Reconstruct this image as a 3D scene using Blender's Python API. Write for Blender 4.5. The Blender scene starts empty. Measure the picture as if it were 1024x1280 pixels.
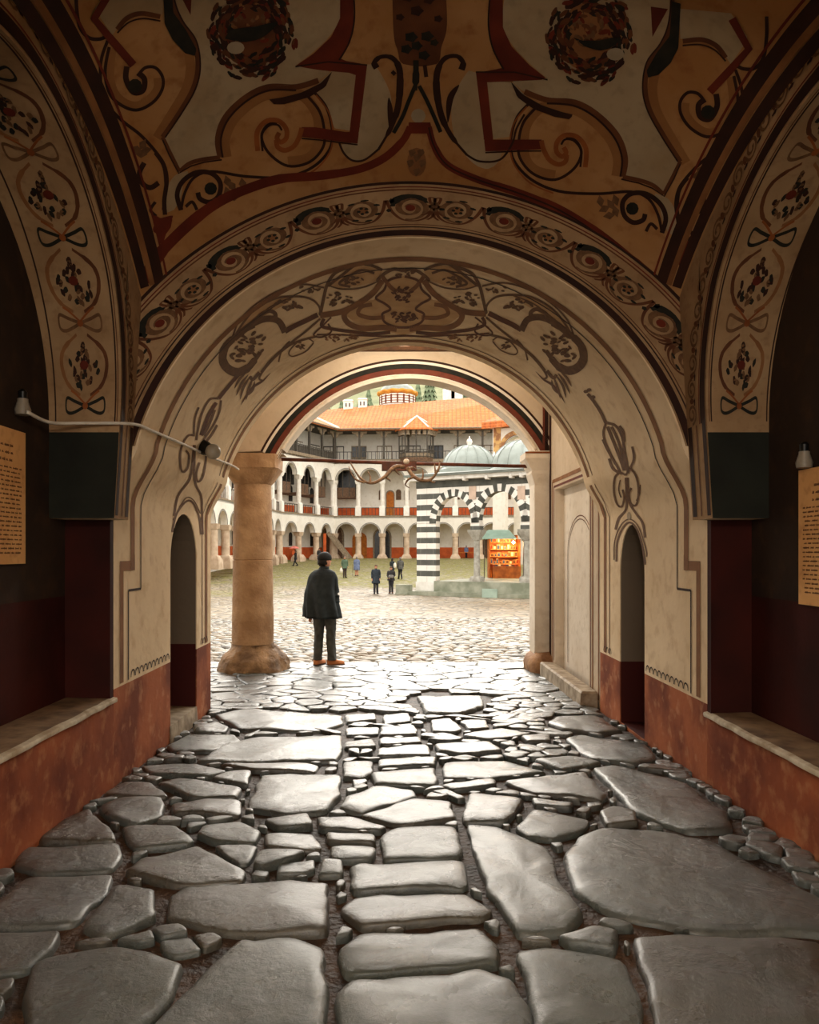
import bpy, bmesh, math, random
import numpy as np
from mathutils import Vector, Matrix, noise
random.seed(7)
PI=math.pi
scene=bpy.context.scene
COL=scene.collection
F=950.0; VX=495.0; HY=690.0; EZ=1.5; AX=0.1
def B(x,y,Z): return Vector(((x-VX)*Z/F, Z, EZ-(y-HY)*Z/F))
def gz(Y):
    pts=[(-20,.3),(0,0),(11.3,-.226),(24,-.78),(45,-1.02),(60,-.62),(92,.8),(200,.8)]
    if Y<=pts[0][0]: return pts[0][1]
    for (a,b),(c,d) in zip(pts,pts[1:]):
        if Y<=c:
            t=(Y-a)/(c-a)
            return b+(d-b)*t
    return pts[-1][1]
# ------------------------------------------------------------- materials
MATS={}
def nodes(name):
    m=bpy.data.materials.new(name); m.use_nodes=True
    nt=m.node_tree; bs=nt.nodes['Principled BSDF']; MATS[name]=m
    return m,nt,bs
def lin(c):
    return tuple((x/12.92 if x<=.04045 else ((x+.055)/1.055)**2.4) for x in c)+(1,)
def rgb(r,g,b): return lin((r/255,g/255,b/255))
def N(nt,t,**k):
    n=nt.nodes.new(t)
    for a,v in k.items(): setattr(n,a,v)
    return n
def math_(nt,op,a,b=None,c=None):
    n=N(nt,'ShaderNodeMath',operation=op)
    for i,v in enumerate((a,b,c)):
        if v is None: continue
        if isinstance(v,(int,float)): n.inputs[i].default_value=v
        else: nt.links.new(v,n.inputs[i])
    return n.outputs[0]
def mixc(nt,fac,a,b):
    n=N(nt,'ShaderNodeMix',data_type='RGBA')
    for i,v in ((0,fac),(6,a),(7,b)):
        if isinstance(v,(int,float)) : n.inputs[i].default_value=v
        elif isinstance(v,tuple): n.inputs[i].default_value=v
        else: nt.links.new(v,n.inputs[i])
    return n.outputs[2]
def tex(nt,kind,scale,detail=3,co=None,**k):
    n=N(nt,{'noise':'ShaderNodeTexNoise','vor':'ShaderNodeTexVoronoi','wave':'ShaderNodeTexWave'}[kind],**k)
    n.inputs['Scale'].default_value=scale
    if kind!='vor' : n.inputs['Detail'].default_value=detail
    if co is None:
        g=N(nt,'ShaderNodeNewGeometry'); co=g.outputs['Position']
    nt.links.new(co,n.inputs['Vector'])
    return n
def ramp(nt,fac,a,b):
    n=N(nt,'ShaderNodeMapRange'); n.inputs[1].default_value=a; n.inputs[2].default_value=b
    nt.links.new(fac,n.inputs[0]); return n.outputs[0]
def bump(nt,bs,h,strength,dist=.02):
    n=N(nt,'ShaderNodeBump'); n.inputs['Strength'].default_value=strength; n.inputs['Distance'].default_value=dist
    nt.links.new(h,n.inputs['Height']); nt.links.new(n.outputs[0],bs.inputs['Normal'])
def M(name,c1,c2=None,scale=4,rough=.8,bmp=.15,bs_=25,metal=0,emit=0,spec=.3,lo=.35,hi=.65,dist=.01):
    if name in MATS: return MATS[name]
    m,nt,bs=nodes(name)
    bs.inputs['Roughness'].default_value=rough; bs.inputs['Metallic'].default_value=metal
    bs.inputs['Specular IOR Level'].default_value=spec
    if c2 is None: c2=tuple(v*.8 for v in c1[:3])+(1,)
    t=tex(nt,'noise',scale,5)
    c=mixc(nt,ramp(nt,t.outputs[0],lo,hi),c1,c2)
    nt.links.new(c,bs.inputs['Base Color'])
    if emit:
        nt.links.new(c,bs.inputs['Emission Color']); bs.inputs['Emission Strength'].default_value=emit
    if bmp:
        t2=tex(nt,'noise',bs_,4); bump(nt,bs,t2.outputs[0],bmp,dist)
    return m
# ------------------------------------------------------------- objects
def tag(o,label=None,cat=None,group=None,kind=None):
    if label: o['label']=label
    if cat: o['category']=cat
    if group: o['group']=group
    if kind: o['kind']=kind
    return o
def empty(name,loc=(0,0,0),rz=0,label=None,cat=None,group=None):
    o=bpy.data.objects.new(name,None); COL.objects.link(o); o.location=loc; o.rotation_euler=(0,0,rz)
    o.empty_display_size=.1
    return tag(o,label,cat,group)
class MB:
    def __init__(s): s.v=[]; s.f=[]; s.m=[]; s.mats=[]
    def mi(s,mat):
        if mat not in s.mats: s.mats.append(mat)
        return s.mats.index(mat)
    def add(s,vs,fs,mat):
        k=len(s.v); i=s.mi(mat)
        s.v+= [tuple(v) for v in vs]
        for f in fs: s.f.append(tuple(a+k for a in f)); s.m.append(i)
    def box(s,c,d,mat,rz=0,bev=0):
        x,y,z=[q/2 for q in d]
        cs=math.cos(rz); sn=math.sin(rz)
        vs=[]
        for sx,sy,sz in ((-1,-1,-1),(1,-1,-1),(1,1,-1),(-1,1,-1),(-1,-1,1),(1,-1,1),(1,1,1),(-1,1,1)):
            px,py=sx*x,sy*y
            vs.append((c[0]+px*cs-py*sn,c[1]+px*sn+py*cs,c[2]+sz*z))
        s.add(vs,[(0,3,2,1),(4,5,6,7),(0,1,5,4),(1,2,6,5),(2,3,7,6),(3,0,4,7)],mat)
    def loft(s,rings,mat,cap=True,closed=True):
        n=len(rings[0]); vs=[p for r in rings for p in r]; fs=[]
        for i in range(len(rings)-1):
            for j in range(n if closed else n-1):
                k=(j+1)%n
                fs.append((i*n+j,i*n+k,(i+1)*n+k,(i+1)*n+j))
        if cap and closed:
            fs.append(tuple(range(n-1,-1,-1))); fs.append(tuple((len(rings)-1)*n+j for j in range(n)))
        s.add(vs,fs,mat)
    def lathe(s,prof,mat,c=(0,0,0),n=20,sx=1,sy=1,rot=0):
        rings=[[(c[0]+r*sx*math.cos(2*PI*j/n+rot),c[1]+r*sy*math.sin(2*PI*j/n+rot),c[2]+z) for j in range(n)] for r,z in prof]
        s.loft(rings,mat)
    def tube(s,pts,rad,mat,n=8):
        pts=[Vector(p) for p in pts]
        if not hasattr(rad,'__len__'): rad=[rad]*len(pts)
        rings=[]; up=Vector((0,0,1))
        for i,p in enumerate(pts):
            d=(pts[min(i+1,len(pts)-1)]-pts[max(i-1,0)]).normalized()
            a=d.cross(up)
            if a.length<.05: a=d.cross(Vector((1,0,0)))
            a.normalize(); b=d.cross(a).normalized()
            rings.append([tuple(p+(a*math.cos(2*PI*j/n)+b*math.sin(2*PI*j/n))*rad[i]) for j in range(n)])
        s.loft(rings,mat)
    def build(s,name,parent=None,smooth=False,label=None,cat=None,group=None,kind=None,merge=False,auto=None):
        me=bpy.data.meshes.new(name); me.from_pydata(s.v,[],s.f)
        for m in s.mats: me.materials.append(m)
        me.polygons.foreach_set('material_index',s.m)
        if merge:
            bm=bmesh.new(); bm.from_mesh(me); bmesh.ops.remove_doubles(bm,verts=bm.verts,dist=1e-4)
            bmesh.ops.recalc_face_normals(bm,faces=bm.faces); bm.to_mesh(me); bm.free()
        if smooth: me.polygons.foreach_set('use_smooth',[True]*len(me.polygons))
        me.update()
        if auto is not None: me.set_sharp_from_angle(angle=auto)
        o=bpy.data.objects.new(name,me); COL.objects.link(o)
        if parent: o.parent=parent
        return tag(o,label,cat,group,kind)
def copy_tree(o,parent=None):
    c=o.copy(); COL.objects.link(c)
    if parent is not None: c.parent=parent
    for ch in [q for q in o.children]: copy_tree(ch,c)
    return c
def smoothpts(P,n=6):
    P=[tuple(p) for p in P]
    if len(P)<3: 
        a,b=P
        return [tuple(a[k]+(b[k]-a[k])*t/8 for k in range(len(a))) for t in range(9)]
    out=[]
    for i in range(len(P)-1):
        p0=P[max(i-1,0)];p1=P[i];p2=P[i+1];p3=P[min(i+2,len(P)-1)]
        for j in range(n):
            t=j/n
            out.append(tuple(.5*((2*p1[k])+(-p0[k]+p2[k])*t+(2*p0[k]-5*p1[k]+4*p2[k]-p3[k])*t*t+(-p0[k]+3*p1[k]-3*p2[k]+p3[k])*t**3) for k in range(len(p1))))
    out.append(P[-1]); return out
# ---------------------------------------------------- painted ornament on surfaces
SP_C=Vector((AX,3.6,1.5)); SP_R=3.046
ZA,ZB=5.25,8.0; RA=1.96; ZC=1.71
CAM=Vector((0,0,EZ))
def ray(x,y): return Vector(((x-VX)/F,1,-(y-HY)/F))
def shy(y): return .045*(ZA-y)      # the camera bay leans a little off the axis of the arch
def s_sphere(x,y):
    d=ray(x,y); a=d.dot(d); yy=4.2
    for _ in range(7):
        C_=SP_C+Vector((shy(yy),0,0)); oc=CAM-C_; b=2*d.dot(oc); c=oc.dot(oc)-SP_R**2
        t=(-b+math.sqrt(max(b*b-4*a*c,0)))/(2*a); p=CAM+d*t; yy=p.y
    return p,(C_-p).normalized()
ZJ,ZS=1.84,2.30          # jambs are straight to ZJ, swell inwards to meet the round arch at ZS
def prof_x(z):
    """half width of the arch at height z"""
    if z<ZJ: return 2.05
    if z<ZS:
        t=(z-ZJ)/(ZS-ZJ); t=t*t*(3-2*t); return 2.05+(math.sqrt(RA**2-(ZS-ZC)**2)-2.05)*t
    return math.sqrt(max(RA**2-(z-ZC)**2,0))
def s_barrel(x,y):
    d=ray(x,y)
    ox=-AX; oz=EZ-ZC; a=d.x**2+d.z**2; b=2*(d.x*ox+d.z*oz); c=ox*ox+oz*oz-RA**2
    t=(-b+math.sqrt(max(b*b-4*a*c,0)))/(2*a); p=CAM+d*t
    if p.z>=ZS: return p,Vector((AX-p.x,0,ZC-p.z)).normalized()
    sg=1 if d.x>0 else -1; t=(AX+sg*2.05)/d.x
    for _ in range(14):
        z=EZ+d.z*t; t=.5*t+.5*(AX+sg*prof_x(min(z,ZS)))/d.x
    return CAM+d*t,Vector((-sg,0,0))
def s_plane(Y):
    def f(x,y):
        return CAM+ray(x,y)*Y,Vector((0,-1,0))
    return f
def s_side(X):
    def f(x,y):
        d=ray(x,y); t=X/d.x; return CAM+d*t,Vector((-1 if X>0 else 1,0,0))
    return f
class Paint:
    """thin paint layer following a surface; parameters may be pixels of the traced ornament or surface coordinates"""
    def __init__(s,surf): s.surf=surf; s.mb=MB()
    def P(s,u,v,off): 
        p,n=s.surf(u,v); return p+n*off
    def rib(s,pts,w,mat,sm=True,off=.004,taper=False):
        pts=smoothpts(pts) if sm else [tuple(p) for p in pts]
        n=len(pts); L=[];R=[]
        for i in range(n):
            a=pts[max(i-1,0)]; b=pts[min(i+1,n-1)]
            dx,dy=b[0]-a[0],b[1]-a[1]; l=math.hypot(dx,dy) or 1
            ww=(w[min(int(i/n*len(w)),len(w)-1)] if hasattr(w,'__len__') else w)/2
            if taper:
                ww*=max(.12,math.sin(PI*(i+.3)/(n-.4)))
            L.append(s.P(pts[i][0]-dy/l*ww,pts[i][1]+dx/l*ww,off)); R.append(s.P(pts[i][0]+dy/l*ww,pts[i][1]-dx/l*ww,off))
        s.mb.add(L+R,[(i,i+1,n+i+1,n+i) for i in range(n-1)],mat)
    def blob(s,x,y,rx,ry,mat,rot=0,n=10,off=.005,rag=0):
        vs=[s.P(x,y,off)]
        for j in range(n):
            a=2*PI*j/n; k=1-rag*(j%2)
            px=rx*math.cos(a)*k; py=ry*math.sin(a)*k
            vs.append(s.P(x+px*math.cos(rot)-py*math.sin(rot),y+px*math.sin(rot)+py*math.cos(rot),off))
        s.mb.add(vs,[(0,1+j,1+(j+1)%n) for j in range(n)],mat)
    def fill(s,poly,mat,off=.002,step=3,hs=10):
        ys=[p[1] for p in poly]; y0=min(ys); y1=max(ys)
        n=max(2,int((y1-y0)/step)+1); rows=[]
        for i in range(n+1):
            y=y0+(y1-y0)*(i/n); y=min(max(y,y0+1e-3*(y1-y0)),y1-1e-3*(y1-y0))
            xs=[]
            for a,b in zip(poly,poly[1:]+poly[:1]):
                if (a[1]<=y)!=(b[1]<=y): xs.append(a[0]+(b[0]-a[0])*(y-a[1])/(b[1]-a[1]))
            rows.append((y,sorted(xs)))
        for (ya,xa),(yb,xb) in zip(rows,rows[1:]):
            if len(xa)!=len(xb):
                # use the row with fewer spans for both
                if len(xa)<len(xb): xb=xa
                else: xa=xb
            for k in range(0,len(xa)-1,2):
                m=max(1,int(max(xa[k+1]-xa[k],xb[k+1]-xb[k])/hs)+1)
                T=[s.P(xa[k]+(xa[k+1]-xa[k])*j/m,ya,off) for j in range(m+1)]
                Bo=[s.P(xb[k]+(xb[k+1]-xb[k])*j/m,yb,off) for j in range(m+1)]
                s.mb.add(T+Bo,[(j,j+1,m+1+j+1,m+1+j) for j in range(m)],mat)
    def spiral(s,cx,cy,r0,r1,a0,turns,w,mat,off=.004,k=1,n=26):
        pts=[]
        for i in range(n):
            t=i/(n-1); r=r0+(r1-r0)*t; a=a0+k*2*PI*turns*t
            pts.append((cx+r*math.cos(a),cy+r*math.sin(a)))
        s.rib(pts,w,mat,sm=False,off=off)
# ------------------------------------------------------------- plaster and paint colours
def plaster(name,c1,c2,c3,rough=.85,sc=1.3,dado=None):
    m,nt,bs=nodes(name); bs.inputs['Roughness'].default_value=rough; bs.inputs['Specular IOR Level'].default_value=.2
    t=tex(nt,'noise',sc,6); t2=tex(nt,'noise',sc*6,5)
    c=mixc(nt,ramp(nt,t.outputs[0],.38,.64),c1,c2)
    c=mixc(nt,math_(nt,'MULTIPLY',ramp(nt,t2.outputs[0],.52,.72),.55),c,c3)
    g=N(nt,'ShaderNodeNewGeometry'); s=N(nt,'ShaderNodeSeparateXYZ'); nt.links.new(g.outputs['Position'],s.inputs[0])
    if dado:
        zl,zr,d1,d2,g1,nl,nr,deep=dado
        t3=tex(nt,'noise',2.2,7); t4=tex(nt,'noise',9,5)
        dc=mixc(nt,ramp(nt,t3.outputs[0],.4,.6),d1,d2)
        dc=mixc(nt,math_(nt,'MULTIPLY',ramp(nt,t4.outputs[0],.54,.7),.45),dc,rgb(208,150,108))
        right=math_(nt,'GREATER_THAN',s.outputs[0],AX)
        zt=math_(nt,'ADD',zl,math_(nt,'MULTIPLY',right,zr-zl))
        low=math_(nt,'LESS_THAN',s.outputs[2],zt)
        c=mixc(nt,low,c,dc)
        # painted inside of the side niches
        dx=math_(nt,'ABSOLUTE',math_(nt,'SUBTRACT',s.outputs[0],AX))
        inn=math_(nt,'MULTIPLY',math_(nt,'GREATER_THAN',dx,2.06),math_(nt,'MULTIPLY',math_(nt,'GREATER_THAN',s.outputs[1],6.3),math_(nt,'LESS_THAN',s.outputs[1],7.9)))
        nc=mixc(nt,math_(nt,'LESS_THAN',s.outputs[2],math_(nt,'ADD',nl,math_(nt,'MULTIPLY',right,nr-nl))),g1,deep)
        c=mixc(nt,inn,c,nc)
    nt.links.new(c,bs.inputs['Base Color'])
    t5=tex(nt,'noise',14,6); bump(nt,bs,t5.outputs[0],.35,.012)
    return m
CREAM=plaster('cream_plaster',rgb(238,214,178),rgb(224,198,160),rgb(200,166,124),
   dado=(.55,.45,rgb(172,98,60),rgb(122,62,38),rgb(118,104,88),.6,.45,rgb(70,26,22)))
BAYC=plaster('beige_plaster',rgb(205,186,160),rgb(192,172,146),rgb(180,158,130))
WHITEP=plaster('white_plaster',rgb(226,214,196),rgb(214,200,180),rgb(190,172,148))
OCHRE=plaster('ochre_plaster',rgb(160,112,64),rgb(176,132,86),rgb(132,78,40),sc=1.8)
PALE=plaster('pale_panel_paint',rgb(172,152,122),rgb(158,134,102),rgb(140,122,96),sc=2.5)
DARKW=plaster('dark_brown_plaster',rgb(52,38,28),rgb(36,26,20),rgb(72,48,30),sc=1.1)  # very dark brown plaster, upper back wall of the recesses
BANDP=plaster('band_plaster',rgb(170,138,102),rgb(150,118,84),rgb(132,100,70),sc=3)
GREEN=M('dark_green_paint',rgb(40,42,34),rgb(30,30,25),3,.7,.2,spec=.15)
MAROON=M('maroon_paint',rgb(66,24,18),rgb(44,18,14),2,.75,.2,spec=.12)
REDP=plaster('red_plaster',rgb(168,92,54),rgb(114,56,34),rgb(192,132,90),sc=1.6)
BR=M('brown_paint',rgb(104,60,32),rgb(84,46,24),6,.8,0)
BRL=M('light_brown_paint',rgb(142,96,56),rgb(120,78,44),6,.8,0)
UMB=M('umber_paint',rgb(92,62,38),rgb(116,82,52),20,.8,0)
DK=M('dark_brown_paint',rgb(40,20,12),rgb(54,26,14),6,.8,0)
RED=M('red_ochre_paint',rgb(110,40,20),rgb(86,28,14),4,.8,0)
BLK=M('black_green_paint',rgb(24,24,18),rgb(38,34,24),12,.8,0)
ORG=M('orange_brown_paint',rgb(150,84,38),rgb(120,62,26),6,.8,0)
GREY=M('pale_grey_paint',rgb(168,152,128),rgb(150,134,110),6,.8,0)

def merge_mb(o,mb):
    me=o.data; bm=bmesh.new(); bm.from_mesh(me)
    base=len(me.materials)
    names=[m.name for m in me.materials]; idx=[]
    for m in mb.mats:
        if m.name in names: idx.append(names.index(m.name))
        else: me.materials.append(m); names.append(m.name); idx.append(len(names)-1)
    vs=[bm.verts.new(v) for v in mb.v]
    for f,mi in zip(mb.f,mb.m):
        if len(set(f))<3: continue
        try: q=bm.faces.new([vs[i] for i in f]); q.material_index=idx[mi]; q.smooth=True
        except ValueError: pass
    bm.to_mesh(me); bm.free(); me.update()

def profile(zlow=-.5,n=48):
    L=[(-2.05,zlow),(-2.05,1.0),(-2.05,ZJ)]
    for k in range(1,7):
        z=ZJ+(ZS-ZJ)*k/7; L.append((-prof_x(z),z))
    a0=math.asin((ZS-ZC)/RA); A=[]
    for k in range(n+1):
        q=PI-a0-(PI-2*a0)*k/n; A.append((RA*math.cos(q),ZC+RA*math.sin(q)))
    return [(AX+x,z) for x,z in L+A+[(-x,z) for x,z in L][::-1]]
def arch_block(name,y0,y1,prof,x0,x1,zt,zlow,mat):
    """solid wall with an arched passage through it, extruded along the passage"""
    mb=MB(); n=len(prof); k=n//2
    for y,flip in ((y0,0),(y1,1)):
        # fan the face out to the outer rectangle
        outs=[]
        for i,(x,z) in enumerate(prof):
            dx,dz=x-AX,z-ZC
            if z<=ZC+.02: o=(x0 if dx<0 else x1, z)
            else:
                t=1e9
                if dx<-1e-6: t=min(t,(x0-AX)/dx)
                if dx>1e-6: t=min(t,(x1-AX)/dx)
                if dz>1e-6: t=min(t,(zt-ZC)/dz)
                o=(AX+dx*t,ZC+dz*t)
            outs.append(o)
        vs=[(x,y,z) for x,z in prof]+[(x,y,z) for x,z in outs]
        fs=[(i,i+1,n+i+1,n+i) if not flip else (i+1,i,n+i,n+i+1) for i in range(n-1)]
        mb.add(vs,fs,mat)
        # corner pieces
        for i in range(n-1):
            a,b=outs[i],outs[i+1]
            if abs(a[0]-b[0])>1e-6 and abs(a[1]-b[1])>1e-6:
                c=(x0 if a[0]<AX else x1, zt)
                mb.add([(a[0],y,a[1]),(b[0],y,b[1]),(c[0],y,c[1])],[(0,1,2)],mat)
    ys=[y0+(y1-y0)*j/6 for j in range(7)]
    vs=[(x,y,z) for y in ys for x,z in prof]
    mb.add(vs,[(j*n+i,j*n+i+1,(j+1)*n+i+1,(j+1)*n+i) for j in range(6) for i in range(n-1)],mat)
    mb.add([(x0,y0,zlow),(x0,y1,zlow),(x0,y1,zt),(x0,y0,zt)],[(0,1,2,3)],mat)
    mb.add([(x1,y0,zlow),(x1,y1,zlow),(x1,y1,zt),(x1,y0,zt)],[(0,1,2,3)],mat)
    mb.add([(x0,y0,zt),(x1,y0,zt),(x1,y1,zt),(x0,y1,zt)],[(0,1,2,3)],mat)
    mb.add([(x0,y0,zlow),(prof[0][0],y0,zlow),(prof[0][0],y1,zlow),(x0,y1,zlow)],[(0,1,2,3)],mat)
    mb.add([(x1,y0,zlow),(prof[-1][0],y0,zlow),(prof[-1][0],y1,zlow),(x1,y1,zlow)],[(0,1,2,3)],mat)
    return mb
PR=profile()
front=arch_block('wall_front',ZA,ZB,PR,-3.4,3.6,5.0,-.5,CREAM).build('wall_front',kind='structure',merge=True,auto=math.radians(35),smooth=True)
# side niches cut into the jambs
def niche_cutter(xa,xb,ya,yb,zb,zs,n=14):
    c=(ya+yb)/2; r=(yb-ya)/2; h=.43
    P=[(ya,zb),(yb,zb)]+[(c+r*math.cos(PI*k/n),zs+h*math.sin(PI*k/n)) for k in range(n+1)]
    mb=MB(); mb.loft([[(xa,y,z) for y,z in P],[(xb,y,z) for y,z in P]],CREAM)
    return mb.build('cut',merge=True)
def cut(o,cs):
    for c in cs:
        m=o.modifiers.new('b','BOOLEAN'); m.object=c; m.operation='DIFFERENCE'; m.solver='EXACT'
    dg=bpy.context.evaluated_depsgraph_get(); dg.update()
    me=bpy.data.meshes.new_from_object(o.evaluated_get(dg)); o.modifiers.clear(); o.data=me
    for c in cs: bpy.data.objects.remove(c)
cut(front,[niche_cutter(-2.5,-1.5,6.57,7.44,-.02,1.42),niche_cutter(1.5,2.7,6.57,7.29,-.13,1.32)])

# ---- ornament of the soffit (front arch)
sb=Paint(s_barrel)
def prof_pt(s):
    """surface point as a function of (arc parameter -1..1 over the profile above z=1.5, Y)"""
def s_uv(u,y):   # u = z for the jambs (negative side flagged by |u|>10), or angle
    raise NotImplementedError
def s_ang(sgn):
    def f(yy,z):  # (Y, height) on the side given by sgn, curve included
        x=AX+sgn*prof_x(z); e=.01
        if z<ZS: nrm=Vector((-sgn,0,0))
        else: nrm=Vector((AX-x,0,ZC-z)).normalized()
        return Vector((x,yy,z)),nrm
    return f
def s_arc(a,yy):
    x=AX+RA*math.cos(a); z=ZC+RA*math.sin(a)
    return Vector((x,yy,z)),Vector((-math.cos(a),0,-math.sin(a)))
def arcline(P,y,w,mat,a0=math.asin((ZS-ZC)/RA),a1=PI-math.asin((ZS-ZC)/RA),off=.004,yf=None):
    n=60; A=[];C=[]
    for i in range(n+1):
        a=a0+(a1-a0)*i/n; yy=y if yf is None else y+yf(a)
        p,nn=s_arc(a,yy-w/2); q,_=s_arc(a,yy+w/2)
        A.append(p+nn*off); C.append(q+nn*off)
    P.mb.add(A+C,[(i,i+1,n+2+i,n+1+i) for i in range(n)],mat)
arcline(sb,5.62,.085,BRL); arcline(sb,5.80,.018,DK)
arcline(sb,7.80,.09,BRL); arcline(sb,7.64,.02,BR)
for sg in (-1,1):
    js=Paint(s_ang(sg))
    def seg(a,b,w,mat,js=js): js.rib([a,b],w,mat,sm=False)
    def poly(pts,w,mat,js=js):
        # jamb lines, square corners
        for i,(a,b) in enumerate(zip(pts,pts[1:])):
            n=12; js.rib([(a[0]+(b[0]-a[0])*t/n,a[1]+(b[1]-a[1])*t/n) for t in range(n+1)],w,mat,sm=False,off=.004+.0012*i)
    zb=.57 if sg<0 else .47
    poly([(5.62,2.31),(5.62,1.48),(5.62,1.365)],.085,BRL); poly([(5.577,1.40),(5.43,1.40)],.07,BRL); poly([(5.395,1.435),(5.395,zb)],.07,BRL)
    poly([(5.80,2.31),(5.80,1.22)],.018,DK); poly([(5.80,1.22),(5.53,1.22)],.018,DK); poly([(5.53,1.22),(5.53,zb)],.02,DK)
    poly([(7.80,2.31),(7.80,zb)],.09,BRL); poly([(7.64,2.31),(7.64,zb)],.02,BR)
    # scalloped hem of little loops over the red dado
    y=5.58
    while y<7.85:
        if not (6.5<y<7.5):
            js.rib([(y+.045+.042*math.cos(PI*k/8),zb+.01+.05*math.sin(PI*k/8)) for k in range(9)],.012,DK,sm=False)
        y+=.095
    sb.mb.add(js.mb.v,[],DK) if False else None
    for f,mi in zip(js.mb.f,js.mb.m): pass
    merge_mb(front,js.mb)
MX=lambda pts:[(1008-x,y+ (2 if x>600 else 0)) for x,y in pts]
def both(P,pts,w,mat,**k):
    P.rib(pts,w,mat,**k); P.rib(MX(pts),w,mat,**k)
TAN=M('tan_paint',rgb(206,168,122),rgb(188,148,102),6,.8,0)
sb.fill([(430,392),(445,378),(465,376),(478,366),(484,350),(504,345),(524,350),(530,366),(543,376),(563,378),(578,392),(563,404),(535,411),(504,419),(473,411),(445,404)],TAN,off=.002)
for q in ([(640,369),(665,372),(690,386),(705,402),(716,420),(700,404),(680,394),(655,380)],[(566,332),(545,331),(530,338),(536,350),(560,358),(584,360),(597,357),(586,346)]):
    sb.fill(q,TAN,off=.0018); sb.fill(MX(q),TAN,off=.0018)
both(sb,[(690,405),(705,413),(716,420),(727,432),(730,447),(724,458),(712,463),(699,458),(690,448),(683,438)],[4,6,9,10,11,11,10,8,5],UMB)
both(sb,[(611,391),(625,398),(640,405),(652,412)],6,BR)
both(sb,[(652,413),(660,399),(675,396),(690,401),(703,410),(716,421)],8,UMB)
both(sb,[(665,400),(664,390),(672,386),(682,391),(686,397)],5,UMB)
both(sb,[(608,392),(609,381),(620,371),(640,368),(665,371),(690,385),(705,402),(716,420)],2.6,UMB)
both(sb,[(603,357),(630,353),(660,361),(690,379),(710,400),(718,420)],2.2,UMB)
both(sb,[(640,368),(665,378),(685,392),(700,404)],1.6,UMB)
both(sb,[(565,331),(588,340),(599,355),(604,373),(608,391)],4,UMB)
both(sb,[(530,337),(545,331),(562,330),(580,343),(598,357)],3.5,UMB)
both(sb,[(533,350),(555,359),(580,361),(598,356)],1.8,UMB)
both(sb,[(504,338),(516,336),(528,342),(536,350),(528,353)],4,UMB)
both(sb,[(540,341),(556,337),(572,345),(584,354),(570,358)],3,UMB)
both(sb,[(530,350),(542,366),(560,379),(580,389),(608,392)],7,BRL)
both(sb,[(570,384),(578,393),(572,404),(555,410),(530,409),(512,411)],7,BRL)
both(sb,[(527,396),(545,397),(560,392),(556,383),(543,380)],5,BRL)
both(sb,[(520,415),(545,417),(570,414),(592,411),(606,405),(603,396)],4,BR)
both(sb,[(504,419),(530,420),(560,419),(590,418),(612,416)],1.8,BR)
both(sb,[(530,345),(520,358),(512,364)],5,BRL)
both(sb,[(506,345),(522,350),(528,362),(538,372),(527,379),(520,386),(530,392),(527,402),(514,408),(504,409)],3,BR)
both(sb,[(612,418),(640,426),(660,440),(676,457),(684,470),(679,474)],2.6,UMB)
both(sb,[(608,396),(625,411),(648,429),(668,446),(682,463)],2.6,UMB)
both(sb,[(594,396),(604,404),(616,416),(606,419),(594,414),(598,404)],2,BR)
both(sb,[(616,425),(624,421),(637,426),(647,438),(642,443),(626,437),(616,426)],1.6,UMB)
both(sb,[(646,424),(656,436),(660,450)],2,UMB)
for q in ([(698,466),(706,477),(713,492)],[(695,468),(704,482),(708,497)],[(692,470),(697,483),(701,498)],[(701,464),(709,472),(715,483)],[(690,474),(692,484),(698,492)]):
    both(sb,q,3.2,UMB,taper=True)
both(sb,[(670,464),(680,474),(691,481),(700,492),(707,504)],3,BR,taper=True)
both(sb,[(684,463),(692,472),(696,468)],4,UMB)
rr=random.Random(3)
def sprig(P,cx,cy,rx,ry,n,mat,s0=2,s1=4.5,mir=True):
    for k in range(n):
        a=rr.random()*2*PI; d=math.sqrt(rr.random())
        x=cx+rx*d*math.cos(a); y=cy+ry*d*math.sin(a); L=rr.uniform(s0,s1); ro=rr.uniform(-.9,.9)
        P.blob(x,y,L,L*.45,mat,rot=ro,n=8)
        if mir: P.blob(1008-x,y,L,L*.45,mat,rot=-ro,n=8)
sprig(sb,695,430,20,15,26,UMB,2.5,5); sprig(sb,710,445,11,10,10,UMB,3,5)
sprig(sb,648,380,17,7,20,UMB); sprig(sb,583,373,17,9,22,UMB); sprig(sb,566,350,13,5,12,UMB)
sprig(sb,625,361,20,4,8,UMB); sprig(sb,580,422,26,4,20,BRL,2,3.5); sprig(sb,634,431,9,5,8,UMB,2,3.4)
sprig(sb,504,368,14,10,34,BR,2,3.6,False); sprig(sb,504,396,18,8,34,BR,2,3.6,False); sprig(sb,504,340,14,4,10,UMB,2,4,False)
# tall flower ornaments above the niches
R_=[([(735,492),(741,499),(751,514),(758,529)],4),([(758,528),(755,540),(757,552),(765,570),(776,590)],3),([(758,528),(770,532),(778,545),(781,562),(786,592)],3.4),
 ([(760,533),(766,548),(774,568),(781,588)],4),([(765,533),(773,550),(779,570),(783,588)],3.5),([(754,549),(760,562),(770,580)],3),([(791,558),(793,574),(786,590)],3),
 ([(775,532),(780,540),(781,552)],3),([(762,573),(767,586),(778,592)],3.4),([(783,594),(775,591),(769,598),(768,615),(772,630),(778,633),(781,622),(779,612)],2.6),
 ([(776,600),(774,612),(777,622)],1.6),([(783,594),(789,587),(796,596),(799,614),(796,631),(789,629),(787,617),(790,610)],2.6),([(801,606),(800,618),(796,626)],1.6),
 ([(783,597),(784,620),(783,637),(774,648),(770,662)],3),([(785,597),(787,626),(796,642),(804,654),(807,672)],3),
 ([(771,702),(772,678),(779,660),(788,653),(797,662),(804,684),(807,706)],2.4),([(768,700),(769,676),(777,656),(788,649),(799,659),(808,686),(809,696)],1.4)]
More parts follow.
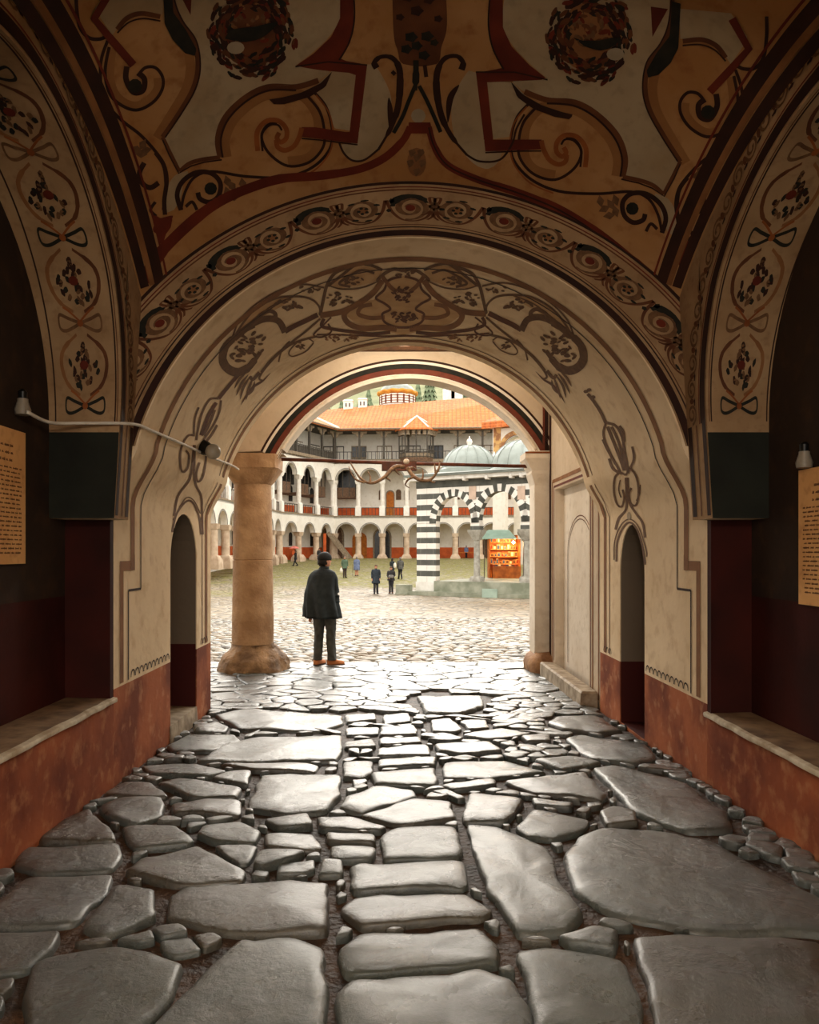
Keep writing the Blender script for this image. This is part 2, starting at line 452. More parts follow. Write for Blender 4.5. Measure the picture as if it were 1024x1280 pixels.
for p,w in R_: sb.rib(p,w,UMB)
for p in ((733,489),(737,487),(742,496)): sb.blob(p[0],p[1],3,2.2,UMB)
sb.blob(787,645,2.6,5,GREY)
L_=[([(300,465),(290,477),(281,488),(273,498)],4.5),([(273,498),(262,499),(253,514),(248,532),(245,550)],2.6),([(276,500),(274,514),(267,530),(254,550)],2.6),
 ([(270,503),(260,520),(251,544)],4.5),([(268,512),(262,528),(254,544)],3.5),([(248,509),(243,524),(242,545)],2.4),([(271,531),(265,542),(258,551)],3),
 ([(243,544),(234,545),(226,560),(225,580),(228,590),(234,585),(236,570),(232,563)],2.6),([(256,556),(257,575),(253,596),(247,602),(245,592),(249,578)],2.6),
 ([(242,556),(240,580),(236,600),(222,620),(217,645)],3),([(243,556),(243,600),(251,620),(252,640),(253,668)],2.8),
 ([(215,665),(220,643),(232,627),(241,629),(249,648),(251,668)],2.6),([(216,650),(224,634),(233,622),(242,626),(250,642)],1.4)]
for p,w in L_: sb.rib(p,w,UMB if w!=4.5 else BR)
merge_mb(front,sb.mb)

# ---- face of the front wall around the arch: rings and running scroll
s_face=s_plane(ZA)
def s_polar(a,r):
    return Vector((AX+r*math.cos(a),ZA,1.5+.0+r*math.sin(a)+(ZC-1.5)*max(0,1-(r-RA)/.6))),Vector((0,-1,0))
fb=Paint(s_polar)
def ring(P,r,w,mat,a0=.27,a1=PI-.27,off=.004,n=90):
    A=[];C=[]
    for i in range(n+1):
        a=a0+(a1-a0)*i/n
        A.append(P.P(a,r-w/2,off)); C.append(P.P(a,r+w/2,off))
    P.mb.add(A+C,[(i,i+1,n+2+i,n+1+i) for i in range(n)],mat)
n=120; A=[];C=[]
for i in range(n+1):
    a=.27+(PI-.54)*i/n; A.append(fb.P(a,RA+.012,.002)); C.append(fb.P(a,2.60,.002))
fb.mb.add(A+C,[(i,i+1,n+2+i,n+1+i) for i in range(n)],BANDP)
ring(fb,2.015,.06,DK); ring(fb,2.075,.012,DK); ring(fb,2.10,.008,BR); ring(fb,2.47,.014,BR); ring(fb,2.50,.012,RED); ring(fb,2.545,.03,DK)
def scroll(P,a,rc,mat,flip,s=1.0,kind=0):
    """one round of the running foliate scroll, drawn in (angle, radius) space"""
    k=1/rc
    def q(x,y): return (a+x*k*flip,rc+y)
    pts=[]
    for i in range(34):
        t=i/33; r=(.125-.095*t)*s; an=-PI*.6+2*PI*1.75*t
        pts.append(q(r*math.cos(an),r*math.sin(an)))
    P.rib(pts,[.014,.017,.02,.02,.017,.014,.012],mat,sm=False)
    # stem that carries the round on to its neighbour
    P.rib([q(-.16,.09),q(-.13,-.03),q(-.06,-.12),q(.04,-.135),q(.12,-.09),q(.155,0)],.011,BR)
    P.blob(a,rc,.035*k,.035,BRL if kind else RED,n=12)
    if kind:
        for j in range(7):
            an=2*PI*j/7; x,y=.1*math.cos(an),.1*math.sin(an)
            P.blob(*q(x*1.1,y*1.1),.022*k,.014,BLK,rot=an,n=6,off=.006)
        for j in range(5):
            an=2*PI*j/5; P.blob(*q(.03*math.cos(an),.03*math.sin(an)),.014*k,.014,BLK,n=6,off=.007)
    else:
        pts=[]
        for i in range(14):
            t=i/13; an=PI*.95-PI*.8*t; pts.append(q(.125*math.cos(an),.125*math.sin(an)))
        P.rib(pts,[.015,.03,.042,.045,.04,.03,.012],BLK,sm=False,off=.006)
        P.blob(*q(-.125,.08),.02*k,.028,BLK,n=5,off=.006)
        P.blob(*q(-.15,-.02),.02*k,.02,BLK,n=5,off=.006)
    # knot flower between rounds
    for dx,dy in ((-.03,0),(.03,0),(0,.03),(0,-.03)):
        P.blob(*q(.175+dx,.02+dy),.022*k,.022,UMB,n=6,off=.006)
    P.rib([q(.175,.04),q(.16,.10),q(.2,.115),q(.19,.05)],.009,BR,off=.005)
    P.rib([q(.18,-.01),q(.17,-.08),q(.205,-.12)],.009,BR,off=.005); P.rib([q(.18,-.01),q(.215,-.06),q(.25,-.075)],.008,BR,off=.005)
na=17
for i in range(na):
    a=math.radians(24+ (156-24)*i/(na-1)); scroll(fb,a,2.275,UMB,1 if i%2 else -1,kind=i%2)
merge_mb(front,fb.mb)

# ------------------------------------------------------------- wall at the back of the camera bay (near arch)
wb=arch_block('wall_back',-1.2,1.95,PR,-3.4,3.6,5.0,-.5,CREAM).build('wall_back',kind='structure',merge=True,auto=math.radians(35),smooth=True)
# ------------------------------------------------------------- domed ceiling
cm=MB(); nx,ny=60,52; XA,XB=AX-1.86,AX+1.86
V=[]
for j in range(ny+1):
    y=1.95+3.3*j/ny
    for i in range(nx+1):
        x=XA+(XB-XA)*i/nx
        V.append((x+shy(y),y,SP_C.z+math.sqrt(SP_R**2-(x-AX)**2-(y-3.6)**2)))
cm.add(V,[(j*(nx+1)+i,(j+1)*(nx+1)+i,(j+1)*(nx+1)+i+1,j*(nx+1)+i+1) for j in range(ny) for i in range(nx)],OCHRE)
ceil=cm.build('ceiling',kind='structure',smooth=True)
cp=Paint(s_sphere)
MIR=lambda pts:[(1054-x,y+.085*(527-x)+3) for x,y in pts]
def bo(pts,w,mat,**k): cp.rib(pts,w,mat,**k); cp.rib(MIR(pts),w,mat,**k)
def bf(pts,mat,**k): cp.fill(pts,mat,**k); cp.fill(MIR(pts),mat,**k)
def sm(p,n=5): return smoothpts(p,n)
# pale panels
bf(sm([(420,-40),(425,0),(425,22),(412,45),(390,66),(369,82)])+[(415,88)]+sm([(400,100),(370,107),(335,107),(307,120),(282,145),(272,172)])+[(275,196),(240,202),(224,215),(202,172)]+sm([(224,140),(241,110),(247,82),(242,50),(225,25),(215,0),(213,-40)]),PALE)
bf([(415,88),(445,90),(437,163)]+sm([(418,160),(408,132),(390,112)]),PALE)
bf([(458,80),(447,179),(426,178)]+sm([(430,190),(441,200),(456,199),(474,184),(487,160),(489,122),(478,95),(468,80)]),PALE)
bf(sm([(203,268),(207,250),(210,232),(220,218),(236,214),(230,225),(226,245),(218,262)]),PALE)
bf([(118,10),(140,-20),(205,-20),(203,18),(178,13),(150,30),(140,44)],PALE)
# dark and red outlines
DKR=DK
bo([(213,-40),(215,0),(225,25),(242,50),(247,82),(241,110),(224,140),(203,171)],6,BR); bo([(213,-40),(218,0),(228,25),(245,50),(250,82),(244,110),(227,140),(206,171)],2,DK,off=.006)
bo([(203,171),(212,190),(224,214)],5,BR,sm=False); bo([(224,214),(236,204),(252,199),(275,196)],5,BR)
SHD=M('warm_shading_paint',rgb(138,92,50),rgb(150,104,60),5,.8,0)
bo([(283,196),(281,174),(291,150),(314,128),(338,117),(370,117),(384,124),(396,142),(399,162),(397,184),(384,198),(360,202)],13,SHD,off=.003)
bo([(196,172),(216,140),(233,110),(238,84),(234,60)],12,SHD,off=.003)
bo([(141,60),(138,88),(142,112),(154,126),(170,131),(186,123),(196,110),(196,97)],9,SHD,off=.003)
bo([(275,196),(272,172),(282,145),(307,121),(335,108),(370,108),(398,100)],7,BR); bo([(278,196),(276,172),(286,147),(310,124),(337,112),(370,112)],2.5,DK,off=.006)
bo([(203,174),(211,193),(223,216),(238,207),(255,202),(277,199)],1.8,DK,sm=False,off=.006)
bo([(390,112),(407,132),(415,160),(412,186),(390,209),(355,221),(307,220),(265,214),(243,221),(231,240),(226,262)],3.6,DK)
bo([(384,119),(399,138),(405,160),(404,183),(387,202),(360,207),(337,192),(327,172),(333,157),(346,152)],3.5,DK)
bo([(395,118),(411,140),(416,165),(412,190),(392,213),(362,224)],2,ORG,off=.005)
cp_sp=[(322,188),(321,165),(332,151),(347,150),(357,159),(358,171),(351,177),(346,172),(349,165)]
bo(cp_sp,6,ORG,off=.006); bo([(328,188),(327,168),(336,156),(347,155),(352,162)],2.5,DK,off=.008)
bo([(377,159),(374,170),(367,182),(356,187),(347,183),(345,174)],6,ORG,off=.007)
bf([(425,-40),(425,0),(425,22),(414,45),(392,66),(369,82),(400,87),(445,91),(437,165),(392,158),(377,158),(375,171),(400,173),(447,179),(459,80),(425,74),(438,52),(442,25),(441,-40)],RED,off=.005)
bo([(441,-20),(443,20),(437,50),(424,74)],2.2,DK,off=.007); bo([(369,82),(410,76),(459,80)],1.8,DK,sm=False,off=.008); bo([(377,172),(400,174),(447,180)],1.8,DK,sm=False,off=.008)
bf([(336,123),(350,121),(375,115),(400,103),(415,88),(407,107),(387,120),(355,129),(342,129)],DK,off=.009)
# outer scroll
bo([(134,50),(126,75),(126,105),(136,132),(152,150),(175,168),(195,190),(204,206),(207,232),(204,262)],4,DK)
bo([(136,58),(131,88),(136,115),(150,130),(170,137),(190,128),(202,112),(203,96),(194,84),(181,84),(172,94)],4,DK)
bo([(146,36),(158,22),(176,16),(200,20)],6,BR); bo([(146,40),(160,27),(178,22),(200,25)],2,DK,off=.006)
bo([(158,82),(157,98),(166,114),(178,112),(180,98),(172,90)],7,DK,off=.006); cp.blob(168,106,9,9,BLK,off=.008); cp.blob(886,139,9,9,BLK,off=.008)
bo([(138,-14),(117,22),(140,50),(166,80)],10,RED,sm=False,off=.007)
bo([(95,-20),(95,5),(99,32),(110,46),(124,48),(134,44)],4.5,DK)
bf([(202,-30),(213,-30),(216,14),(232,36),(245,60),(243,68),(232,66),(215,48),(205,28)],BLK,off=.009)
bf([(218,-20),(240,-20),(238,18)],RED,off=.004)
# bird medallion wreath
def wreath(cx,cy,mir):
    r2=random.Random(11)
    for k in range(330):
        a=r2.random()*2*PI; d=r2.uniform(.5,1.0)*(1+.06*math.sin(7*a)); x=cx+54*d*math.cos(a); y=cy+58*d*math.sin(a)+ (0 if not mir else 0)
        if y<-30: continue
        L=r2.uniform(4,8); cp.blob(x,y,L,L*.42,r2.choice([DK,DK,BR,BLK,RED]),rot=a+PI/2+r2.uniform(-.5,.5),n=9,rag=.1,off=.004+.003*r2.random())
    cp.blob(cx,cy,40,44,BR if not mir else BRL,n=26,off=.0025)
    for k in range(60):
        a=r2.random()*2*PI; d=r2.uniform(0,.6); L=r2.uniform(3,7)
        cp.blob(cx+52*d*math.cos(a),cy-8+50*d*math.sin(a),L,L*.5,r2.choice([UMB,BR,RED,BRL]),rot=r2.random()*3,n=7,off=.004+.002*r2.random())
wreath(314,40,False); wreath(738,46,True)
for dx,dy,s in ((0,0,1),(1,0,1)):
    pass
for cx,cy,sg in ((314,38,1),(750,46,-1)):
    cp.fill(sm([(cx-sg*34,cy+8),(cx-sg*24,cy-4),(cx,cy-6),(cx+sg*32,cy-13),(cx+sg*20,cy+2),(cx+sg*2,cy+11),(cx-sg*16,cy+12)])if sg>0 else sm([(cx-34,cy-2),(cx-10,cy+4),(cx+26,cy-3),(cx+20,cy+8),(cx+2,cy+15),(cx-18,cy+10)]),BLK,off=.012,step=2)
    cp.blob(cx-sg*20,cy+20,11,8,GREY,n=12,off=.010)
# foliage at the springing
bo([(180,203),(174,216),(178,229),(188,234),(198,228)],6.5,DK); bo([(194,190),(204,205),(208,225),(205,250),(206,268)],5.5,DK,off=.005)
bo([(226,262),(221,243),(228,226),(245,215),(264,216),(275,228),(273,244),(262,252),(250,248),(247,240)],6,DK,off=.006)
cp.blob(263,235,8,8,BLK,off=.007); cp.blob(791,260,8,8,BLK,off=.007)
bf([(190,266),(200,272),(216,268),(213,284),(207,292),(202,309),(197,293),(190,288),(193,277)],RED,off=.007)
for p in ((176,192),(182,187),(170,186),(178,180),(290,232),(298,238),(284,240),(292,246),(303,229),(284,226)):
    for q in (p,MIR([p])[0]): cp.blob(q[0],q[1],8,5,UMB,rot=p[0],n=8,rag=.3)
bo([(232,258),(240,252),(246,262)],4,DK); bo([(194,252),(188,262),(195,270)],4,DK)
# red band that follows the wall arch and rises to the centre
bandL=[(181,352),(195,322),(230,285),(268,255),(305,237),(350,223),(400,219),(448,211),(480,197),(503,176),(513,158)]
bandR=[(536,158),(543,182),(560,206),(598,224),(650,241),(700,262),(748,292),(795,330),(828,362),(845,384)]
cp.rib(bandL,[16,14,13,12,11,10,10,9],RED,off=.006); cp.rib(bandR,[8,9,9,10,12,13,15,16],RED,off=.006)
cp.rib(bandR,[2,2,2,2],DK,off=.009)
cp.fill([(511,152),(538,152),(541,166),(510,166)],RED,off=.007)
bl=[(181,376)]+[(x,y+17) for x,y in bandL[1:6]]
# central plume
cp.fill(sm([(490,-30),(492,40),(497,62),(505,80),(545,80),(552,58),(559,30),(556,-30)]),BR,off=.004)
for x,y,r in ((514,45,9),(534,44,9),(508,60,8),(530,68,8),(521,56,8),(543,52,6),(500,20,6),(548,22,6),(521,12,9),(510,-5,8),(536,-2,8)):
    cp.blob(x,y,r,r*.8,BLK if y>30 else DK,n=10,rag=.25,off=.008)
cp.rib([(520,74),(520,95),(519,112)],[7,9,5],BLK,off=.008); cp.rib([(531,80),(533,95)],5,DK,off=.008)
cp.rib([(519,106),(511,125),(503,145),(492,165)],5,BLK,off=.009); cp.rib([(524,106),(534,125),(543,145),(551,164)],5,BLK,off=.009)
cp.blob(523,144,9,9,GREY,off=.006,n=12)
cp.rib([(471,84),(468,77),(476,70),(490,71),(499,84),(500,108),(497,135),(488,160),(473,186)],[8,6,5,6,8,9,8,6,3],DK,off=.007)
cp.rib([(577,86),(579,77),(571,69),(556,72),(547,88),(546,112),(552,144),(565,170),(584,193)],[8,6,5,6,8,9,8,6,3],DK,off=.007)
cp.rib([(486,121),(488,140),(488,165)],7,DK,taper=True,off=.008); cp.rib([(574,105),(563,122),(560,152)],8,DK,taper=True,off=.008)
cp.rib([(494,92),(490,88)],5,DK,off=.008)
cp.rib([(474,185),(456,199),(441,200),(430,191),(424,178)],2.6,DK,off=.006); cp.rib([(584,193),(600,201),(625,199),(640,180),(646,160),(656,142)],2.6,DK,off=.006)
cp.blob(521,202,12,18,BRL,n=16,off=.006); 
for x,y in ((515,190),(526,190),(513,203),(528,203),(521,214),(521,196)): cp.blob(x,y,5,6,UMB,n=7,rag=.3,off=.008)
# dark double line along the two side walls and the front wall
def s_edge(side):
    def f(t,d):  # t = angle along the wall arch, d = distance in from the wall
        x=AX+side*(1.86-d); r=math.sqrt(SP_R**2-(x-AX)**2)
        p=Vector((x,3.6+r*math.cos(t),1.5+r*math.sin(t))); nn=(SP_C-p).normalized(); p.x+=shy(p.y); return p,nn
    return f
for side in (-1,1):
    pe=Paint(s_edge(side)); a0=math.acos(1.6/2.41)
    T=[a0+(PI-2*a0)*i/60 for i in range(61)]
    for d,w,m_ in ((.03,.05,DK),(.12,.06,DK),(.075,.03,BRL),(.17,.012,RED)):
        A=[pe.P(t,d-w/2,.011) for t in T]; C=[pe.P(t,d+w/2,.011) for t in T]
        pe.mb.add(A+C,[(i,i+1,62+i,61+i) for i in range(60)],m_)
    merge_mb(ceil,pe.mb)
merge_mb(ceil,cp.mb)

# ------------------------------------------------------------- side walls with their arched recesses
def sheet_x(side,z):
    x0=1.86; sh=.09*min(1,max(0,(3.2-z)/1.45)); return AX+side*(x0+sh)
LYC,LR,LZ=3.55,1.40,2.35
def side_wall(side,name,xb,zseat,xfront):
    mb=MB(); n=36
    zr=[3.2,5.0]
    xs=lambda z,y=5.1: sheet_x(side,z)+shy(y)
    # arch strips
    pts=[(LYC+LR*math.cos(PI*k/n),LZ+LR*math.sin(PI*k/n)) for k in range(n+1)]
    for (ya,za),(yb,zb) in zip(pts,pts[1:]):
        m=5
        for j in range(m):
            def zz(z,j): return z+(5.0-z)*j/m
            vs=[(xs(zz(za,j),ya),ya,zz(za,j)),(xs(zz(zb,j),yb),yb,zz(zb,j)),(xs(zz(zb,j+1),yb),yb,zz(zb,j+1)),(xs(zz(za,j+1),ya),ya,zz(za,j+1))]
            mb.add(vs,[(0,1,2,3)],BANDP)
    # soffit of the recess
    mb.add([(xs(z,y),y,z) for y,z in pts]+[(xb+side*(.06+max(0,side*shy(y))),y,z) for y,z in pts],[(i,i+1,n+2+i,n+1+i) for i in range(n)],BANDP)
    # piers above and below the impost
    for ya,yb in ((LYC+LR,5.25),(1.95,LYC-LR)):
        Zs=[1.72,2.35,2.8,3.2,5.0]
        for a,b in zip(Zs,Zs[1:]):
            mb.add([(xs(a,ya),ya,a),(xs(a,yb),yb,a),(xs(b,yb),yb,b),(xs(b,ya),ya,b)],[(0,1,2,3)],BANDP)
        yj=ya if ya>3 else yb
        yq=yj
        mb.add([(xs(2.28,yq),yj,2.28),(xb,yj,2.28),(xb,yj,2.35),(xs(2.35,yq),yj,2.35)],[(0,1,2,3)],BANDP)
        mb.add([(xs(1.72,yq),yj,1.72),(xb,yj,1.72),(xb,yj,2.28),(xs(2.28,yq),yj,2.28)],[(0,1,2,3)],GREEN)
        xl=AX+side*2.052; y2,y3=(5.19,5.25) if ya>3 else (1.95,2.01)
        mb.box(((xl+xb+side*.3)/2,(y2+y3)/2,.61),(abs(xb+side*.3-xl),y3-y2,2.218),MAROON)
        mb.add([(xs(1.72,ya),ya,1.7201),(xb,ya,1.7201),(xb,yb,1.7201),(xs(1.72,yb),yb,1.7201)],[(0,1,2,3)],CREAM)
    # back of the recess
    mb.add([(xb,1.9,-.3),(xb,5.25,-.3),(xb,5.25,1.2),(xb,1.9,1.2)],[(0,1,2,3)],MAROON)
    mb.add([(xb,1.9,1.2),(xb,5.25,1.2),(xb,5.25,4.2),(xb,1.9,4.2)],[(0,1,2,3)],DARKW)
    # paint: medallion band on the soffit, lines and small scroll on the face
    def s_sof(s,x):   # s = arc length from the springing nearest the front wall
        a=s/LR; y=LYC+LR*math.cos(a); z=LZ+LR*math.sin(a)
        X=xs(z,y)+(xb+shy(y)-xs(z,y))*x
        return Vector((X,y,z)),Vector((0,-math.cos(a),-math.sin(a)))
    P=Paint(s_sof); L=PI*LR; W=abs(xb-xs(2.6))
    for x,w,m_ in ((.07,.02,DK),(.04,.012,BR),(.93,.02,DK),(.5,.80,BANDP)):
        P.rib([(L*i/80,x) for i in range(81)],w if w<.5 else w,m_,sm=False,off=.003 if w<.5 else .001)
    per=.52; k=0; s=.10
    while s<L-.2:
        # bow
        for sg in (-1,1):
            P.rib([(s,.5),(s-.045,.5+sg*.18),(s-.03,.5+sg*.27),(s+.05,.5+sg*.26),(s+.03,.5+sg*.15),(s,.5)],.022,UMB if k%2 else BLK,off=.005)
            P.rib([(s+.01,.5),(s+.07,.5+sg*.12),(s+.10,.5+sg*.2)],.016,ORG,off=.005)
        P.blob(s,.5,.022,.04,ORG,off=.007)
        c=s+per/2
        for sg in (-1,1):
            P.rib([(c-.19,.5+sg*.07),(c-.12,.5+sg*.24),(c,.5+sg*.31),(c+.1,.5+sg*.26),(c+.19,.5+sg*.07)],[.02,.035,.045,.045,.035,.02],BRL if sg>0 else BR,off=.004)
        r2=random.Random(k)
        for j in range(34):
            t=j/33; P.blob(c-.135+.26*t,.5+(r2.random()-.5)*.46*math.sin(PI*min(1,t+.12)),.021,.034,r2.choice([UMB,BLK,DK]),rot=r2.uniform(-1.2,1.2),n=9,rag=.15,off=.006)
        P.blob(c,.5,.03,.06,RED,n=10,off=.008)
        s+=per; k+=1
    mb2=P.mb
    def s_fc(a,d):   # polar round the recess arch on the face
        y=LYC+(LR+d)*math.cos(a); z=LZ+(LR+d)*math.sin(a)
        return Vector((xs(z,y),y,z)),Vector((-side,0,0))
    Q=Paint(s_fc)
    T=[PI*i/80 for i in range(81)]
    for d,w,m_ in ((.05,.07,DK),(.10,.01,RED)):
        Q.mb.add([Q.P(t,d-w/2,.004) for t in T]+[Q.P(t,d+w/2,.004) for t in T],[(i,i+1,82+i,81+i) for i in range(80)],m_)
    i=0; a=.05
    while a<PI-.05:
        y=LYC+LR*math.cos(a)
        dc=.20 if side else .2
        pts=[]
        for j in range(20):
            t=j/19; r=(.055-.04*t); an=2*PI*1.5*t+(0 if i%2 else PI)
            pts.append((a+r*1.1*math.cos(an)/LR,.20+r*math.sin(an)*1.2))
        Q.rib(pts,.013,UMB,sm=False,off=.005)
        Q.blob(a+.055,.20,.012,.03,BR,off=.005); Q.blob(a+.05,.16,.02,.012,DK,off=.005,rag=.3)
        a+=.105; i+=1
    # vertical painted lines on the narrow pier face
    def s_v(y,z): return Vector((xs(z,y),y,z)),Vector((-side,0,0))
    R=Paint(s_v)
    for y,w,m_ in ((4.99,.05,DK),(5.20,.06,DK),(5.10,.015,BR)):
        R.rib([(y,1.74+.61*i/6) for i in range(7)],w,m_,sm=False)
    o=mb.build(name,kind='structure',smooth=True,auto=math.radians(30))
    for q in (mb2,Q.mb,R.mb): merge_mb(o,q)
    return o
side_wall(-1,'wall_left',-2.26,.5,-1.95); side_wall(1,'wall_right',2.43,.4,2.15)
# ------------------------------------------------------------- masonry benches
SLAB=M('worn_stone_slab',rgb(150,122,92),rgb(96,72,52),7,.55,.4,18); EDGE=M('worn_slab_edge',rgb(216,204,180),rgb(170,148,118),10,.5,.5,30)
def bench(side,xf,xb,zt,label):
    e=empty('stone_bench',((xf+xb)/2,3.6,-.07),label=label,cat='bench'); ox,oy,oz=e.location
    mb=MB(); mb.box(((xf+xb)/2-ox,0,(zt-.035-.25)/2-oz-.0),(abs(xb-xf),3.3,zt-.035+.25),REDP); mb.build('base',e)
    mb=MB(); w=abs(xb-xf)
    ys=[-1.65+3.3*i/24 for i in range(25)]; rj=random.Random(5)
    rings=[]
    sx=-side
    for y in ys:
        j=rj.uniform(-.008,.008); f=xf-ox+sx*(.022+j); b=xb-ox
        rings.append([(b,y,zt-.035-oz),(f,y,zt-.035-oz),(f+sx*.004,y,zt-.02-oz),(f,y,zt-.006-oz+j*.5),(f-sx*.03,y,zt-oz),(b,y,zt+.006-oz)])
    mb.loft(rings,SLAB); 
    for i,f in enumerate(mb.f):
        if len(f)==4 and (i%6) in (1,2,3): mb.m[i]=mb.mi(EDGE)
    mb.build('seat_slab',e,smooth=True,auto=.6)
bench(-1,-1.95,-2.255,.5,'red plastered masonry bench with a pale worn slab edge along the left wall')
bench(1,2.15,2.425,.4,'red-brown masonry bench with a chipped stone slab along the right wall')
# steps in the niches
NS=M('niche_step_stone',rgb(186,170,146),rgb(130,112,90),8,.6,.4,20)
mb=MB(); mb.loft([[(-1.93,6.55,-.16),(-2.3,6.55,-.16),(-2.3,6.55,.0),(-1.945,6.55,-.005)],[(-1.92,7.0,-.16),(-2.3,7.0,-.16),(-2.3,7.0,.01),(-1.93,7.0,.005)],[(-1.935,7.43,-.16),(-2.3,7.43,-.16),(-2.3,7.43,0),(-1.945,7.43,-.01)]],NS)
mb.build('niche_sill',smooth=True,auto=.5,label='worn pale stone sill at the foot of the left wall niche',cat='sill')
SKY=0.68; EXPO=1.85; SUN=.95; LW1=44; LW2=34
# ------------------------------------------------------------- porch bay beyond the front arch
WY=10.85; WT=.38; OC=(.185,1.89); OR=2.09
mb=MB()
# arched wall: spandrel strips from the opening to the ceiling
n=64; a1=math.acos((1.98-OC[0])/OR); pts=[(OC[0]+OR*math.cos(a),OC[1]+OR*math.sin(a)) for a in [a1+(PI-2*a1)*k/n for k in range(n+1)]]
pts=[(1.98,-.35),(1.98,2.86)]+pts
ZT=4.6
def col_strip(y,flip):
    for (xa,za),(xb,zb) in zip(pts[1:],pts[2:]):
        m=3
        for j in range(m):
            q=lambda z,j: z+(ZT-z)*j/m
            f=[(0,1,2,3)] if not flip else [(3,2,1,0)]
            mb.add([(xa,y,q(za,j)),(xb,y,q(zb,j)),(xb,y,q(zb,j+1)),(xa,y,q(za,j+1))],f,BAYC)
    mb.add([(1.98,y,-.35),(2.25,y,-.35),(2.25,y,ZT),(1.98,y,ZT)],[(0,1,2,3)],BAYC)
    xl,zl=pts[-1]; mb.add([(-2.75,y,2.9),(xl,y,zl),(xl,y,ZT),(-2.75,y,ZT)],[(0,1,2,3)],BAYC)
col_strip(WY,0); col_strip(WY+WT,1)
mb.add([(x,WY,z) for x,z in pts]+[(x,WY+WT,z) for x,z in pts],[(i,i+1,len(pts)+i+1,len(pts)+i) for i in range(len(pts)-1)],WHITEP)
mb.add([(-2.75,WY,2.9),(pts[-1][0],WY,2.9),(pts[-1][0],WY+WT,2.9),(-2.75,WY+WT,2.9)],[(0,1,2,3)],BAYC)
def s_op(a,r): return Vector((OC[0]+r*math.cos(a),WY,OC[1]+r*math.sin(a))),Vector((0,-1,0))
P=Paint(s_op)
def ring2(r,w,m_,e0,e1,off=.004):
    T=[e0+(PI-e0-e1)*i/80 for i in range(81)]
    P.mb.add([P.P(t,r-w/2,off) for t in T]+[P.P(t,r+w/2,off) for t in T],[(i,i+1,82+i,81+i) for i in range(80)],m_)
a2=math.asin(.98/2.2)
WHT=M('white_paint',rgb(232,222,205),rgb(220,208,188),5,.8,0)
BRD=M('red_brown_paint',rgb(112,52,32),rgb(92,42,26),6,.75,0)
ring2(2.12,.07,WHT,a2,a2); ring2(2.095,.008,BR,a2,a2,.006); ring2(2.115,.006,BR,a2,a2,.006); ring2(2.19,.08,BRD,a2,a2); ring2(2.262,.07,BLK,a2,a2); ring2(2.315,.035,WHT,a2,a2); ring2(2.35,.03,DK,a2,a2)
for y0,x,w,m_ in ((0,2.0,.03,BR),(0,2.06,.05,WHT),(0,2.11,.03,BRD),(0,2.15,.05,DK)):
    P.mb.add([(x-w/2,WY-.004,0),(x+w/2,WY-.004,0),(x+w/2,WY-.004,2.86 if x<2.1 else 3.6),(x-w/2,WY-.004,2.86 if x<2.1 else 3.6)],[(0,1,2,3)],m_)
o=mb.build('wall_courtyard_side',kind='structure',smooth=True,auto=.5)
merge_mb(o,P.mb)
# moulding ring standing proud round the opening edge
mb=MB()
T=[a1+(PI-2*a1)*k/64 for k in range(65)]
mb.loft([[(OC[0]+r*math.cos(t),y,OC[1]+r*math.sin(t)) for r,y in ((2.085,WY-.015),(2.11,WY-.025),(2.14,WY-.01),(2.14,WY+.02),(2.085,WY+.02))] for t in T],WHITEP)
mb.build('trim_1',kind='structure',smooth=True,auto=.6)
# corbelled impost and jamb pilaster on the right
mb=MB()
def sq(x0,x1,y0,y1,z): return [(x0,y0,z),(x1,y0,z),(x1,y1,z),(x0,y1,z)]
y0,y1=WY-.06,WY+WT+.04
mb.loft([sq(1.99,2.2,y0+.06,y1,-.3),sq(1.98,2.2,y0+.04,y1,.4),sq(1.985,2.2,y0+.05,y1,2.45),sq(1.93,2.2,y0+.03,y1,2.62),sq(1.94,2.2,y0+.03,y1,2.66),sq(1.86,2.2,y0,y1,2.80),sq(1.84,2.2,y0-.01,y1,2.83),sq(1.84,2.2,y0-.01,y1,2.92),sq(1.93,2.2,y0+.02,y1,2.94)],WHITEP)
mb.add([(1.835,y0-.015,2.9),(2.2,y0-.015,2.9),(2.2,y0-.015,2.925),(1.835,y0-.015,2.925)],[(0,1,2,3)],ORG)
mb.build('trim_2',kind='structure')
def rough(rings,amp,seed=0,fr=3):
    out=[]
    for r in rings:
        out.append([tuple(Vector(p)+noise.noise_vector(Vector(p)*fr+Vector((seed,0,0)))*amp) for p in r])
    return out
STB=M('brown_stone',rgb(166,124,84),rgb(122,84,54),5,.75,.8,16,dist=.03); 
mb=MB()
def rr_(cx,cy,hx,hy,z,n=28,p=4):
    out=[]
    for j in range(n):
        a=2*PI*j/n; c,s=math.cos(a),math.sin(a)
        k=(abs(c)**p+abs(s)**p)**(-1/p)
        out.append((cx+hx*c*k,cy+hy*s*k,z))
    return out
mb.loft(rough([rr_(2.1,WY+.15,.2,.42,-.35),rr_(2.1,WY+.15,.2,.42,-.1),rr_(2.1,WY+.15,.17,.38,0),rr_(2.12,WY+.15,.13,.34,.06)],.05,3),STB)
mb.build('jamb_base_stone',smooth=True,label='rough brown footing stone under the white jamb on the right of the far arch',cat='stone')
